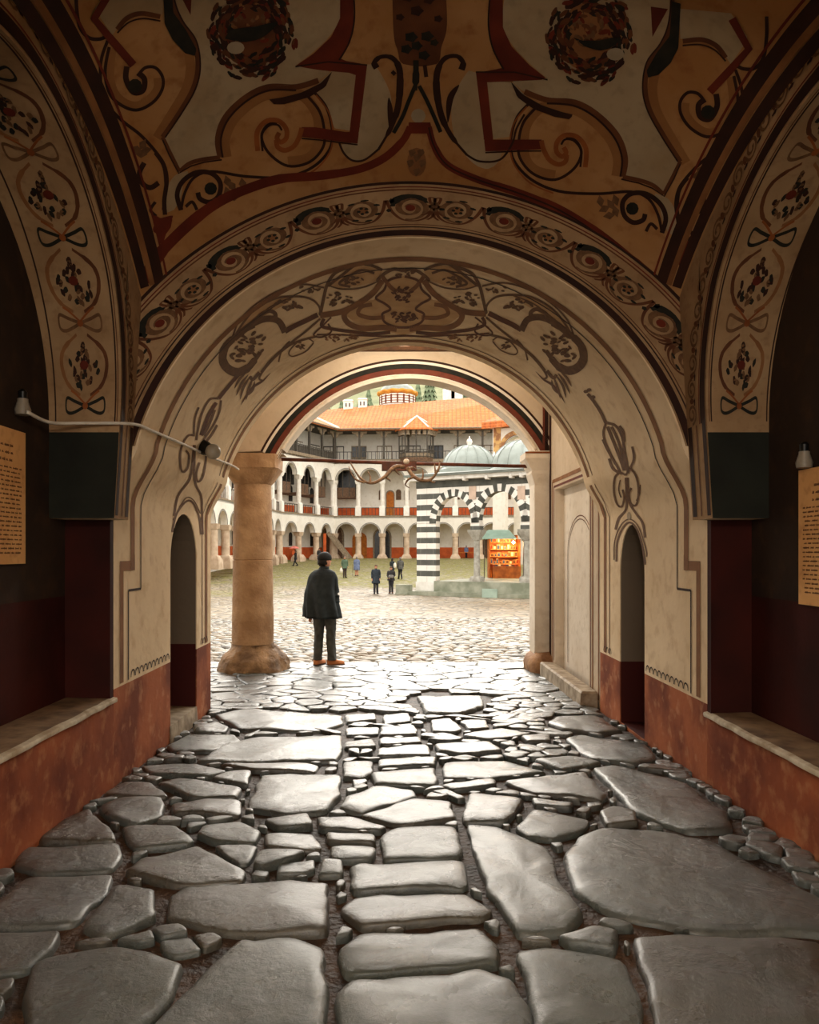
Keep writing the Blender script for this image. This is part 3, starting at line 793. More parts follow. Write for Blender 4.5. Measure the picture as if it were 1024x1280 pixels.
# right side wall with a blind panelled doorway
sx_=2.19; mb=MB()
d0,d1,dz=8.62,10.45,2.36
for a,b,z0,z1 in ((7.95,d0,-.35,4.5),(d1,WY+.02,-.35,4.5),(d0,d1,dz,4.5)):
    mb.add([(sx_,a,z0),(sx_,b,z0),(sx_,b,z1),(sx_,a,z1)],[(0,1,2,3)],BAYC if True else 0)
for y in (d0,d1): mb.add([(sx_,y,-.35),(sx_+.13,y,-.35),(sx_+.13,y,dz),(sx_,y,dz)],[(0,1,2,3)],WHITEP)
mb.add([(sx_,d0,dz),(sx_,d1,dz),(sx_+.13,d1,dz),(sx_+.13,d0,dz)],[(0,1,2,3)],WHITEP)
P=Paint(lambda y,z:(Vector((sx_,y,z)),Vector((-1,0,0))))
def pl(P,pts,w,m_,off=.004):
    for a,b in zip(pts,pts[1:]): P.rib([a,b],w,m_,sm=False,off=off)
pl(P,[(10.62,-.05),(10.62,dz+.12),(8.45,dz+.12),(8.45,-.1)],.05,BRL); pl(P,[(10.52,0),(10.52,dz+.04),(8.54,dz+.04),(8.54,-.1)],.03,BRD)
pl(P,[(10.75,-.1),(10.75,4.4)],.10,DK); pl(P,[(10.83,-.1),(10.83,4.4)],.03,BR); pl(P,[(8.2,-.1),(8.2,4.3)],.04,BRL)
wr=mb.build('wall_bay_right',kind='structure'); merge_mb(wr,P.mb)
mb=MB(); X=sx_+.12
mb.box((X+.03,(d0+d1)/2,1.1),(.06,d1-d0,2.6),WHITEP)
P=Paint(lambda y,z:(Vector((X,y,z)),Vector((-1,0,0))))
c=(d0+d1)/2
for r,w,m_ in ((.62,.012,BR),(.68,.014,BR)):
    P.rib([(c-r,.02),(c-r,1.45)]+[(c-r*math.cos(PI*k/16),1.45+r*.75*math.sin(PI*k/16)) for k in range(1,16)]+[(c+r,1.45),(c+r,.02)],w,m_,sm=False)
do=mb.build('door_1',kind='structure'); merge_mb(do,P.mb)
mb=MB(); mb.loft(rough([sq(1.98,2.18,8.2,10.45,-.35),sq(1.98,2.18,8.2,10.45,-.03),sq(2.0,2.17,8.22,10.43,-.01)],.02,9),NS)
mb.build('threshold_step',label='long low stone step under the blind doorway on the right side of the porch',cat='step')
# left side: lintel wall carried by the pier and the column; flat boarded ceiling
mb=MB(); mb.box((-2.5,9.4,3.75),(.48,2.9,1.7),BAYC)
P=Paint(lambda y,z:(Vector((-2.26,y,z)),Vector((1,0,0))))
pl(P,[(10.72,2.92),(10.72,4.5)],.07,RED); pl(P,[(8.0,2.94),(10.8,2.94)],.05,DK)
lw=mb.build('wall_bay_left',kind='structure'); merge_mb(lw,P.mb)
WD=M('dark_timber',rgb(96,62,36),rgb(70,44,26),8,.7,.5,30)
mb=MB(); mb.box((0,9.4,4.5),(4.6,2.9,.12),BAYC); mb.box((0,10.78,4.40),(4.6,.10,.09),WD)
mb.build('ceiling_porch',kind='structure')
# fine rod hanging inside the bay
MET=M('dark_iron',rgb(48,40,34),rgb(70,52,40),20,.5,.2,metal=.6)
# massing of the gate building, seen only from the courtyard
mb=MB()
for c_,d_ in (((0,5,7.6),(30,12.6,5.2)),((-9.5,3.4,2),(12.2,9.2,6.4)),((9.6,5,2),(12,12.7,6.6)),((-9.5,9.6,4.6),(13.4,3.4,3.4))):
    mb.box(c_,d_,WHITEP)
mb.build('wall_gatehouse',kind='structure')
# ------------------------------------------------------------- stone column
def column(name,label,cx,cy):
    e=empty(name,(cx,cy,-.25),label=label,cat='column')
    S1=M('warm_column_stone',rgb(188,152,114),rgb(152,116,82),3.5,.75,.9,22,dist=.015)
    mb=MB(); n=40
    prof=[(.0,.0),(.302,.0),(.300,.4),(.292,.9),(.286,1.42),(.276,1.428),(.276,1.436),(.285,1.445),(.281,1.9),(.272,2.4),(.266,2.72),(.28,2.76)]; prof=[(r,z*.848) for r,z in prof]
    z0=.42
    rings=[[(r*math.cos(2*PI*j/n),r*math.sin(2*PI*j/n),z+z0) for j in range(n)] for r,z in prof]
    # refine vertically for a hand-dressed surface
    rr2=[]
    for a,b in zip(rings[1:],rings[2:]):
        m=max(1,int((b[0][2]-a[0][2])/.06))
        for k in range(m): rr2.append([tuple(Vector(p).lerp(Vector(q),k/m)) for p,q in zip(a,b)])
    rr2.append(rings[-1])
    mb.loft(rough(rr2,.006,1,7),S1); mb.build('shaft',e,smooth=True,auto=.7)
    mb=MB(); z1=2.73
    mb.loft(rough([rr_(0,0,.27,.27,z1,32,2.2),rr_(0,0,.30,.29,z1+.04,32,3),rr_(0,0,.385,.34,z1+.19,32,6),rr_(0,0,.405,.36,z1+.22,32,10),rr_(0,0,.40,.36,z1+.23,32,10),rr_(0,0,.405,.36,z1+.41,32,10),rr_(0,0,.395,.35,z1+.42,32,10)],.008,5,4),S1)
    mb.build('capital',e,smooth=True,auto=.5)
    S2=M('weathered_base_stone',rgb(172,138,102),rgb(104,78,54),4,.7,1,14,dist=.04)
    mb=MB(); P_=[(.46,.46,-.1,3.5),(.50,.48,.03,3.5),(.49,.47,.12,3),(.45,.44,.22,2.7),(.37,.37,.31,2.4),(.31,.31,.38,2),(.29,.29,.44,2)]
    R=[]
    for a,b in zip(P_,P_[1:]):
        for k in range(4):
            t=k/4; R.append(rr_(0,0,a[0]+(b[0]-a[0])*t,a[1]+(b[1]-a[1])*t,a[2]+(b[2]-a[2])*t,48,a[3]+(b[3]-a[3])*t))
    R.append(rr_(0,0,.28,.28,.46,48,2))
    mb.loft(rough(rough(R,.05,8,2.5),.03,2,9),S2); mb.build('base',e,smooth=True,auto=.6)
    return e
column('stone_column','thick brown stone column with a chamfered capital and rough boulder base left of the man',-2.09,11.1)
# ------------------------------------------------------------- tie rod, block and antlers
def px3(x,y,Z,dz=0): p=B(x,y,Z+dz); return p
WOODR=M('reddish_timber',rgb(112,60,40),rgb(72,40,28),6,.65,.4,40)
mb=MB(); mb.tube([px3(352,574,WY+.2),px3(500,579,WY+.2),px3(664,583,WY+.2)],.026,WOODR,8)
mb.build('tie_rod',smooth=True,label='thin dark tie bar spanning the far arch at capital height',cat='tie bar')
mb=MB(); p=px3(499,583,WY+.13); mb.box(p,(.50,.10,.13),WOODR); mb.build('timber_block',label='red-brown timber block fixed on the tie bar behind the antlers',cat='block')
ANT=M('antler_bone',rgb(150,116,84),rgb(92,66,46),22,.55,.5,60); KN=M('pale_bone',rgb(222,206,184),rgb(180,160,136),12,.5,.2)
def horn(e,main,tines,sgn,flip=0):
    mb=MB(); Z=WY-.12
    def pos(x,y,k): 
        p=B(x,y,Z-.22*math.sin(k*PI*.8)); return p-e.location
    m=smoothpts([(x,y,i/(len(main)-1)) for i,(x,y) in enumerate(main)],5)
    mb.tube([pos(*q) for q in m],[.030-.021*(i/(len(m)-1))**1.5 for i in range(len(m))],ANT,9)
    for t,k in tines:
        q=smoothpts([(x,y,k-.12*i) for i,(x,y) in enumerate(t)],4)
        mb.tube([pos(*a) for a in q],[.019-.014*i/(len(q)-1) for i in range(len(q))],ANT,8)
    mb.build('antler',e,smooth=True)
e=empty('mounted_antlers',B(507,585,WY-.05),label='pair of branching deer antlers hung on the tie bar under the far arch',cat='antlers')
horn(e,[(505,584),(496,583),(489,587),(481,596),(469,603),(459,603),(450,597),(443,587),(438,578)],
 [([(456,603),(446,600),(440,593),(436,583)],.6),([(463,603),(463,596),(460,589)],.5),([(481,596),(487,600),(488,602)],.35),([(492,585),(497,591),(500,594)],.2)],-1)
horn(e,[(510,585),(514,592),(521,598),(530,601),(539,599),(545,592),(549,584),(550,576)],
 [([(545,593),(544,586),(543,577)],.7),([(528,600),(529,592),(528,585)],.45),([(517,596),(510,600),(507,606),(512,610)],.25),([(536,600),(542,603),(545,601)],.6),([(511,586),(516,584),(522,588)],.1)],1)
mb=MB(); mb.lathe([(0,-.035),(.03,-.03),(.042,-.01),(.04,.015),(.025,.035),(0,.04)],KN,B(508,577,WY-.08)-e.location,12); mb.build('skull_plate',e,smooth=True)
# ------------------------------------------------------------- cable, globe lamp, wall fittings, notices
WHC=M('white_cable',rgb(222,214,200),rgb(200,190,174),8,.5,0); BKP=M('black_plastic',rgb(18,17,16),None,5,.4,0); GLB=M('frosted_globe',rgb(178,168,150),rgb(160,150,132),9,.35,.1)
def bp(x,y,off=.02): p,n_=s_barrel(x,y); return p+n_*off
pts=[B(34,515,4.42),B(62,528,4.7),B(100,529,4.86),B(150,529,4.93),B(172,531,5.12)]+[bp(184,536),bp(205,545),bp(228,555),bp(250,565),bp(268,573),bp(288,581),bp(296,586)]
mb=MB(); mb.tube(smoothpts([tuple(p) for p in pts],5),.011,WHC,7); mb.build('lamp_cable',smooth=True,label='white cable strung from the left notice across the painted arch to the globe lamp',cat='cable')
g,gn=s_barrel(252,558); e=empty('globe_lamp',g,label='round grey globe lamp with a black socket on the left side of the painted arch',cat='lamp')
d=(gn*.8+Vector((.1,-.5,-.1))).normalized(); mb=MB(); 
mb.tube([Vector((0,0,0)),d*.05],.065,BKP,16); mb.tube([d*.05,d*.12],[.062,.05],BKP,16); mb.build('socket',e,smooth=True,auto=.6)
mb=MB(); mb.lathe([(.068*math.sin(PI*k/14),-.068*math.cos(PI*k/14)) for k in range(15)],GLB,d*.15,22); mb.build('globe',e,smooth=True)
PAPER=plaster('old_paper',rgb(232,180,118),rgb(218,162,102),rgb(180,126,76),sc=2.4); INK=M('brown_ink',rgb(96,56,30),None,5,.8,0); LT=M('frame_timber',rgb(150,100,56),rgb(110,70,38),8,.6,.3)
def notice(side,X,y0,y1,z0,z1,label,lean):
    e=empty('notice_board',(X,(y0+y1)/2,(z0+z1)/2),label=label,cat='notice'); n_=-side
    mb=MB(); h=(z1-z0)/2; w_=(y1-y0)/2
    mb.box((n_*.0,0,0),(.02,2*w_,2*h),PAPER)
    rng=random.Random(4 if side>0 else 9); z=h-.10; row=0
    while z>-h+.05:
        y=-w_+.05; end=w_-.05
        if row<3: y+=.10; end-=.10
        while y<end:
            l=rng.uniform(.02,.075); l=min(l,end-y)
            if l>.01:
                hh=.0065 if row>=3 else .010
                # letters: short upright strokes joined into a word
                q=y
                while q<y+l-.004:
                    s_=rng.choice((.5,.8,1,1.2)); mb.box((n_*.0115,q+.002,z),(.001,.0045,hh*2*s_*.7),INK); q+=.0085
                mb.box((n_*.0112,y+l/2,z-(hh*.4)),(.001,l,.0022),INK)
            y+=l+.014
        z-=.026 if row>=3 else .042; row+=1
    mb.build('sheet',e)
    return e
notice(-1,-2.24,3.98,4.575,1.43,2.215,'tall yellowed paper notice full of small writing on the left wall',0)
notice(1,2.41,3.98,4.53,1.19,1.985,'tall yellowed paper notice full of small writing on the right wall',0)
def fitting(x,y,Z,X,label):
    e=empty('wall_lamp_socket',(X,Z,EZ-(y-HY)*Z/F),label=label,cat='socket'); s=1 if X<0 else -1
    G=M('grey_porcelain',rgb(150,140,124),rgb(120,110,96),9,.4,.1)
    mb=MB(); mb.lathe([(0,-.05),(.042,-.05),(.046,-.02),(.03,.03),(.03,.045),(0,.045)],G,(s*.05,0,0),14); mb.build('socket',e,smooth=True,auto=.6)
    mb=MB(); mb.lathe([(0,.045),(.024,.045),(.026,.085),(.012,.1),(0,.1)],BKP,(s*.05,0,0),12); mb.build('cap',e,smooth=True,auto=.6)
fitting(20,508,4.48,-2.25,'small grey socket with a black cap above the left paper notice')
fitting(1014,574,4.41,2.42,'small grey socket with a black cap above the right paper notice')
# ------------------------------------------------------------- paving
def stone_mat(name,c1,c2,c3,rmin,rmax,bs,bd):
    m,nt,bs_=nodes(name)
    t=tex(nt,'noise',1.1,6); t2=tex(nt,'noise',7,8); t2.inputs['Roughness'].default_value=.7
    c=mixc(nt,ramp(nt,t.outputs[0],.35,.65),c1,c2); c=mixc(nt,math_(nt,'MULTIPLY',ramp(nt,t2.outputs[0],.5,.75),.7),c,c3)
    nt.links.new(c,bs_.inputs['Base Color'])
    mr=N(nt,'ShaderNodeMapRange'); mr.inputs[1].default_value=.35; mr.inputs[2].default_value=.7; mr.inputs[3].default_value=rmin; mr.inputs[4].default_value=rmax
    t3=tex(nt,'noise',4,6); nt.links.new(t3.outputs[0],mr.inputs[0]); nt.links.new(mr.outputs[0],bs_.inputs['Roughness'])
    bs_.inputs['Specular IOR Level'].default_value=.85; bs_.inputs['Coat Weight'].default_value=.48 if name.startswith('paving') else 0; bs_.inputs['Coat Roughness'].default_value=.31
    h1=tex(nt,'noise',bs,10); h1.inputs['Roughness'].default_value=.72; h2=tex(nt,'noise',3.2,5)
    h=math_(nt,'ADD',math_(nt,'MULTIPLY',h1.outputs[0],.9),math_(nt,'MULTIPLY',h2.outputs[0],1.6))
    bump(nt,bs_,h,.7,bd*1.15)
    return m
STONES=[stone_mat('paving_stone_grey',rgb(80,87,83),rgb(56,61,58),rgb(108,111,104),.2,.42,16,.02),
        stone_mat('paving_stone_brown',rgb(74,72,62),rgb(54,51,43),rgb(98,94,80),.22,.44,13,.022),
        stone_mat('paving_stone_green',rgb(70,78,72),rgb(50,55,50),rgb(100,104,94),.2,.42,20,.03)]
MORT=M('joint_earth',rgb(78,56,40),rgb(44,32,24),6,.6,.8,30,dist=.03)
S_=0.02
def fl(Y): return -S_*Y
def unproj(x,y):
    dx=(x-VX)/F; dz=-(y-HY)/F     # z = EZ + dz*Y = -S*Y
    Y=EZ/(-dz-S_); return (dx*Y,Y)
TR=[
[(300,1175),(370,1174),(405,1186),(412,1270),(403,1300),(170,1300),(232,1240),(270,1200)],
[(212,1120),(230,1107),(350,1103),(412,1104),(411,1168),(345,1171),(280,1166),(206,1150)],
[(47,1200),(150,1187),(235,1207),(222,1245),(190,1275),(160,1298),(30,1298),(27,1245)],
[(100,1163),(145,1107),(197,1112),(195,1147),(165,1163),(125,1172)],
[(-30,1155),(0,1125),(30,1098),(140,1094),(137,1115),(92,1157),(0,1162)],
[(-30,1225),(-30,1168),(82,1165),(62,1195),(35,1215)],
[(12,1084),(30,1060),(155,1056),(152,1075),(140,1089),(50,1094)],
[(48,1055),(85,1022),(108,1015),(148,1047),(145,1054)],
[(120,1012),(150,1000),(205,999),(206,1020),(170,1032),(140,1029)],
[(150,1036),(185,1033),(220,1035),(245,1052),(235,1058),(165,1064)],
[(155,1092),(175,1075),(245,1058),(285,1080),(308,1092),(305,1104),(215,1110)],
[(250,1037),(300,1030),(328,1042),(322,1055),(270,1055),(246,1045)],
[(265,1058),(322,1057),(312,1080),(300,1082)],
[(331,1045),(395,1043),(400,1062),(385,1065),(329,1061)],
[(312,1085),(328,1065),(382,1067),(370,1077),(325,1088)],
[(345,1080),(395,1077),(395,1090),(380,1095),(345,1096)],
[(400,1078),(430,1079),(430,1097),(398,1096)],
[(318,1090),(340,1091),(335,1102),(316,1101)],
[(312,1000),(325,970),(375,968),(428,970),(426,995),(410,1015),(350,1020),(308,1012)],
[(215,1005),(260,1001),(304,1004),(302,1021),(215,1018)],
[(195,982),(220,974),(302,987),(298,1000),(240,999)],
[(262,976),(285,967),(317,967),(308,984)],
[(128,995),(150,979),(190,981),(213,996),(180,998)],
[(175,957),(225,953),(285,965),(260,972),(190,970)],
[(245,952),(280,930),(320,922),(428,919),(429,940),(422,952),(310,954)],
[(272,957),(350,955),(400,957),(395,966),(320,965)],
[(210,932),(235,920),(295,920),(300,926),(265,940),(215,941)],
[(240,910),(270,905),(287,910),(280,917),(245,918)],
[(267,895),(310,888),(428,895),(430,905),(400,915),(300,913)],
[(325,1025),(388,1020),(392,1035),(350,1039)],
[(394,1022),(440,1024),(488,1036),(478,1041),(400,1038)],
[(405,1043),(472,1046),(472,1057),(408,1055)],
[(412,1061),(470,1061),(467,1077),(414,1077)],
[(430,1000),(470,985),(518,990),(523,997),(450,1018),(425,1012)],
[(448,1021),(520,1001),(563,1003),(570,1026),(500,1033)],
[(475,1045),(490,1038),(570,1038),(580,1068),(576,1075),(475,1078)],
[(437,1087),(450,1082),(580,1076),(588,1105),(578,1112),(440,1117)],
[(422,1135),(440,1122),(585,1117),(618,1140),(603,1150),(450,1161)],
[(422,1190),(445,1172),(600,1163),(630,1190),(624,1208),(430,1222)],
[(417,1250),(435,1230),(600,1214),(640,1227),(665,1260),(672,1300),(420,1300)],
[(581,1031),(620,1033),(685,1060),(697,1100),(733,1146),(712,1166),(644,1170),(602,1100)],
[(648,1194),(682,1183),(780,1202),(808,1270),(808,1300),(668,1300)],
[(694,1172),(752,1165),(772,1170),(774,1194),(712,1184)],
[(792,1174),(862,1172),(1030,1182),(1080,1300),(826,1300)],
[(704,1070),(722,1047),(745,1037),(812,1036),(892,1052),(947,1085),(1035,1126),(1075,1168),(890,1168),(762,1145),(716,1115)],
[(740,960),(767,957),(857,980),(912,1020),(915,1040),(862,1042),(790,1016)],
[(747,1016),(767,1010),(795,1018),(800,1031),(757,1034)],
[(644,1036),(667,1012),(740,1026),(730,1040),(692,1052),(659,1046)],
[(577,1020),(587,993),(655,1001),(645,1020),(632,1030),(582,1029)],
[(629,977),(732,968),(760,995),(755,1003),(667,992)],
[(552,955),(637,952),(685,967),(612,974),(557,974)],
[(552,982),(620,976),(622,985),(567,989)],
[(664,1000),(720,1006),(715,1012),(669,1008)],
[(667,952),(712,947),(755,955),(702,964)],
[(706,925),(722,919),(807,932),(822,950),(792,956),(737,948)],
[(684,905),(697,896),(747,896),(780,916),(752,918),(702,913)],
[(542,932),(612,930),(630,940),(577,945),(547,942)],
[(577,920),(627,911),(670,915),(657,921),(612,926)],
[(650,923),(687,918),(690,929),(657,930)],
[(521,871),(602,870),(605,884),(577,894),(532,893)],
[(537,902),(562,900),(578,911),(572,916),(540,916)],
[(575,903),(607,898),(612,911),(587,914)],
[(462,970),(545,962),(548,983),(470,984)],
[(430,895),(470,893),(472,902),(434,904)],[(432,912),(474,910),(474,918),(432,920)],[(430,928),(468,925),(470,935),(430,937)],
[(478,895),(512,893),(514,903),(480,905)],[(475,911),(520,909),(522,920),(475,921)],[(472,937),(536,934),(540,945),(470,947)],[(472,951),(545,949),(546,959),(472,961)],
[(474,925),(525,923),(530,931),(474,933)],[(430,955),(466,953),(468,965),(450,975),(430,972)],
[(530,1168-60),(0,0),(0,0)] ]
TR=[t for t in TR if len(t)>3 and t[1]!=(0,0)]
poly3=[[unproj(x,y) for x,y in t] for t in TR]
def inside(p,poly):
    c=False; x,y=p
    for (x1,y1),(x2,y2) in zip(poly,poly[1:]+poly[:1]):
        if (y1>y)!=(y2>y) and x<(x2-x1)*(y-y1)/(y2-y1)+x1: c=not c
    return c
def cells(seeds,blocks,bounds,cut):
    """Voronoi cells of the seeds, clipped by the blocking points as well"""
    A=np.array(seeds+blocks); out=[]
    for i,s in enumerate(seeds):
        d=np.hypot(*(A-np.array(s)).T); idx=np.argsort(d)[1:28]
        poly=[(bounds[0],bounds[2]),(bounds[1],bounds[2]),(bounds[1],bounds[3]),(bounds[0],bounds[3])]
        for j in idx:
            if d[j]>cut*2 : break
            q=A[j]; mx,my=(s[0]+q[0])/2,(s[1]+q[1])/2; nx_,ny_=q[0]-s[0],q[1]-s[1]
            new=[]
            for a,b in zip(poly,poly[1:]+poly[:1]):
                da=(a[0]-mx)*nx_+(a[1]-my)*ny_; db=(b[0]-mx)*nx_+(b[1]-my)*ny_
                if da<=0: new.append(a)
                if (da<0)!=(db<0) and abs(da-db)>1e-12:
                    t=da/(da-db); new.append((a[0]+(b[0]-a[0])*t,a[1]+(b[1]-a[1])*t))
            poly=new
            if len(poly)<3: break
        if len(poly)>=3:
            mxr=max(math.hypot(p[0]-s[0],p[1]-s[1]) for p in poly)
            if mxr<cut*1.6: out.append(poly)
    return out
def round_poly(p,it=2):
    for _ in range(it):
        k=.11 if _==0 else .2
        q=[]
        for a,b in zip(p,p[1:]+p[:1]):
            q.append((a[0]*(1-k)+b[0]*k,a[1]*(1-k)+b[1]*k)); q.append((a[0]*k+b[0]*(1-k),a[1]*k+b[1]*(1-k)))
        p=q
    return p
def add_stone(mb,poly,mat,gap,h,zf,rs,seed,it=2,rings=((1.01,-.06,0),(1.003,-.015,.2),(.985,.30,.5),(.955,.62,.9),(.90,.84,1),(.75,.97,1),(.4,1,1)),nz=.012):
    cx=sum(p[0] for p in poly)/len(poly); cy=sum(p[1] for p in poly)/len(poly)
    if it>1:
        q=[]
        for a,b in zip(poly,poly[1:]+poly[:1]):
            l=math.hypot(a[0]-b[0],a[1]-b[1]); m=max(1,int(l/.16))
            for k in range(m): q.append((a[0]+(b[0]-a[0])*k/m,a[1]+(b[1]-a[1])*k/m))
        poly=q
    poly=round_poly(poly,it)
    if it>1: poly=[(x+.022*noise.noise(Vector((x*7,y*7,seed))),y+.022*noise.noise(Vector((x*7,y*7,seed+50)))) for x,y in poly]
    per=[]
    for x,y in poly:
        d=math.hypot(x-cx,y-cy) or 1; k=max(.3,(d-gap)/d); per.append((cx+(x-cx)*k,cy+(y-cy)*k))
    n_=len(per); tilt=(rs.uniform(-.02,.02),rs.uniform(-.02,.02)); dz=rs.uniform(-.006,.006)
    vs=[]
    for sc,zz,w in rings:
        for x,y in per:
            X=cx+(x-cx)*sc; Y=cy+(y-cy)*sc
            z=zf(Y)+ (zz if zz<0 else zz*h)
            if w: z+=(noise.noise(Vector((X*3,Y*3,seed)))*nz+noise.noise(Vector((X*9,Y*9,seed)))*nz*.35+tilt[0]*(X-cx)+tilt[1]*(Y-cy)+dz)*w
            vs.append((X,Y,z))
    vs.append((cx,cy,zf(cy)+h+dz+noise.noise(Vector((cx*3,cy*3,seed)))*nz)); c=len(vs)-1
    fs=[(k*n_+j,k*n_+(j+1)%n_,(k+1)*n_+(j+1)%n_,(k+1)*n_+j) for k in range(len(rings)-1) for j in range(n_)]
    k=len(rings)-1; fs+=[(k*n_+j,k*n_+(j+1)%n_,c) for j in range(n_)]
    mb.add(vs,fs,mat)
rs=random.Random(21)
mb=MB()
def bed(mb,x0,x1,y0,y1,zf,nx,ny,mat,off):
    V=[(x0+(x1-x0)*i/nx,y0+(y1-y0)*j/ny,zf(y0+(y1-y0)*j/ny)+off+.012*noise.noise(Vector((x0+(x1-x0)*i/nx,y0+(y1-y0)*j/ny,0))*6)) for j in range(ny+1) for i in range(nx+1)]
    mb.add(V,[(j*(nx+1)+i,j*(nx+1)+i+1,(j+1)*(nx+1)+i+1,(j+1)*(nx+1)+i) for j in range(ny) for i in range(nx)],mat)
bed(mb,-2.6,2.7,-1.4,11.7,fl,60,150,MORT,-.02)
blocks=[]
for p in poly3:
    xs_=[q[0] for q in p]; ys_=[q[1] for q in p]; x=min(xs_)
    while x<max(xs_):
        y=min(ys_)
        while y<max(ys_):
            if inside((x,y),p): blocks.append((x,y))
            y+=.045
        x+=.045
    # border points, so that neighbours stop at the joint
    for a,b in zip(p,p[1:]+p[:1]):
        l=math.hypot(a[0]-b[0],a[1]-b[1]); m=max(1,int(l/.035))
        for k in range(m): blocks.append((a[0]+(b[0]-a[0])*k/m,a[1]+(b[1]-a[1])*k/m))
BA=np.array(blocks)
seeds=[]; tries=0
def zx(Y): return (-1.95,2.15) if Y<8 else (-2.9,2.15) if Y<11 else (-4,3.4)
while tries<9000:
    tries+=1; Y=rs.uniform(-1.2,11.7); lo,hi=zx(Y); X=rs.uniform(lo+.04,hi-.04)
    if len(BA) and np.min(np.hypot(BA[:,0]-X,BA[:,1]-Y))<.05: continue
    big=.34 if Y>2.2 else .5
    big*=rs.uniform(.62,1.25)
    ok=True
    for s in seeds:
        if ((s[0]-X)*.8)**2+((s[1]-Y)*1.15)**2<big*big: ok=False;break
    if ok: seeds.append((X,Y))
tries=0
while tries<14000:
    tries+=1; Y=rs.uniform(1.6,8.8); lo,hi=zx(Y); X=rs.uniform(lo+.02,hi-.02)
    if np.min(np.hypot(BA[:,0]-X,BA[:,1]-Y))<.032: continue
    big=rs.uniform(.10,.2)*(1 if Y<6.5 else 1.35)
    if all(((s[0]-X)*.8)**2+((s[1]-Y)*1.15)**2>big*big for s in seeds): seeds.append((X,Y))
ring_pts=[]
for k in range(0,340):
    y=-1.4+k*.04; lo,hi=zx(y); ring_pts+= [(lo-.05,y),(hi+.05,y)]
CC=cells(seeds,blocks+ring_pts,(-4.2,3.6,-1.5,11.95),.8)
for i,p in enumerate(poly3): add_stone(mb,p,STONES[(i*7)%3 if i%4 else 0],.002,.022,fl,rs,i,nz=.018)
for i,p in enumerate(CC):
    add_stone(mb,p,rs.choice(STONES),.004,.018,fl,rs,200+i,it=2)
mb.build('floor',kind='structure',smooth=True)
# ------------------------------------------------------------- courtyard ground
def ground_mat():
    m,nt,bs=nodes('courtyard_cobbles'); g=N(nt,'ShaderNodeNewGeometry'); co=g.outputs['Position']
    wn=tex(nt,'noise',.9,3); 
    mp=N(nt,'ShaderNodeVectorMath',operation='ADD'); sc=N(nt,'ShaderNodeVectorMath',operation='SCALE'); sc.inputs['Scale'].default_value=.5
    nt.links.new(wn.outputs['Color'],sc.inputs[0]); nt.links.new(co,mp.inputs[0]); nt.links.new(sc.outputs[0],mp.inputs[1])
    v=N(nt,'ShaderNodeTexVoronoi',feature='DISTANCE_TO_EDGE'); v.inputs['Scale'].default_value=2.1; nt.links.new(mp.outputs[0],v.inputs['Vector'])
    v2=N(nt,'ShaderNodeTexVoronoi'); v2.inputs['Scale'].default_value=2.1; nt.links.new(mp.outputs[0],v2.inputs['Vector'])
    e=ramp(nt,v.outputs[0],.0,.14)
    hs=N(nt,'ShaderNodeSeparateColor'); nt.links.new(v2.outputs['Color'],hs.inputs[0])
    st=mixc(nt,hs.outputs[0],rgb(150,140,122),rgb(112,102,84)); st=mixc(nt,math_(nt,'MULTIPLY',hs.outputs[1],.5),st,rgb(170,144,106))
    c=mixc(nt,e,rgb(70,58,40),st)
    s=N(nt,'ShaderNodeSeparateXYZ'); nt.links.new(co,s.inputs[0])
    far=ramp(nt,s.outputs[1],38,66)
    t=tex(nt,'noise',.12,4); t2=tex(nt,'noise',2.5,5)
    gr=math_(nt,'MULTIPLY',math_(nt,'ADD',ramp(nt,t2.outputs[0],.40,.60),.25),math_(nt,'MULTIPLY',ramp(nt,math_(nt,'ADD',t.outputs[0],math_(nt,'MULTIPLY',far,.45)),.62,.8),.85))
    gr=math_(nt,'MINIMUM',gr,.9)
    c=mixc(nt,gr,c,rgb(128,124,58)); nt.links.new(c,bs.inputs['Base Color'])
    ro=N(nt,'ShaderNodeMapRange'); ro.inputs[3].default_value=.42; ro.inputs[4].default_value=.7; nt.links.new(hs.outputs[2],ro.inputs[0]); 
    nt.links.new(math_(nt,'ADD',ro.outputs[0],math_(nt,'MULTIPLY',gr,.4)),bs.inputs['Roughness'])
    bs.inputs['Specular IOR Level'].default_value=.5
    h=math_(nt,'ADD',ramp(nt,v.outputs[0],0,.3),math_(nt,'MULTIPLY',tex(nt,'noise',5,5).outputs[0],.8)); bump(nt,bs,h,.9,.06)
    return m
GM=ground_mat(); mb=MB()
xs_=[-70,-50,-40,-30,-24,-18,-14,-11,-8,-6,-4,-2.9,-1.5,0,1.5,3,4,6,8,11,14,18,24,30,40,50,70]
ys_=[7.9+.5*k for k in range(9)]+[12.2+1.2*k for k in range(70)]+[97,105,120,140]
V=[(x,y,gz(y)-.06+( .02*noise.noise(Vector((x*.3,y*.3,0))))) for y in ys_ for x in xs_]; nx_=len(xs_)
mb.add(V,[(j*nx_+i,j*nx_+i+1,(j+1)*nx_+i+1,(j+1)*nx_+i) for j in range(len(ys_)-1) for i in range(nx_-1)],GM)
mb.add([(-20,-14,-.12),(20,-14,-.12),(20,-1.2,-.12),(-20,-1.2,-.12)],[(0,1,2,3)],GM)
mb.build('courtyard_ground',kind='structure',smooth=True)
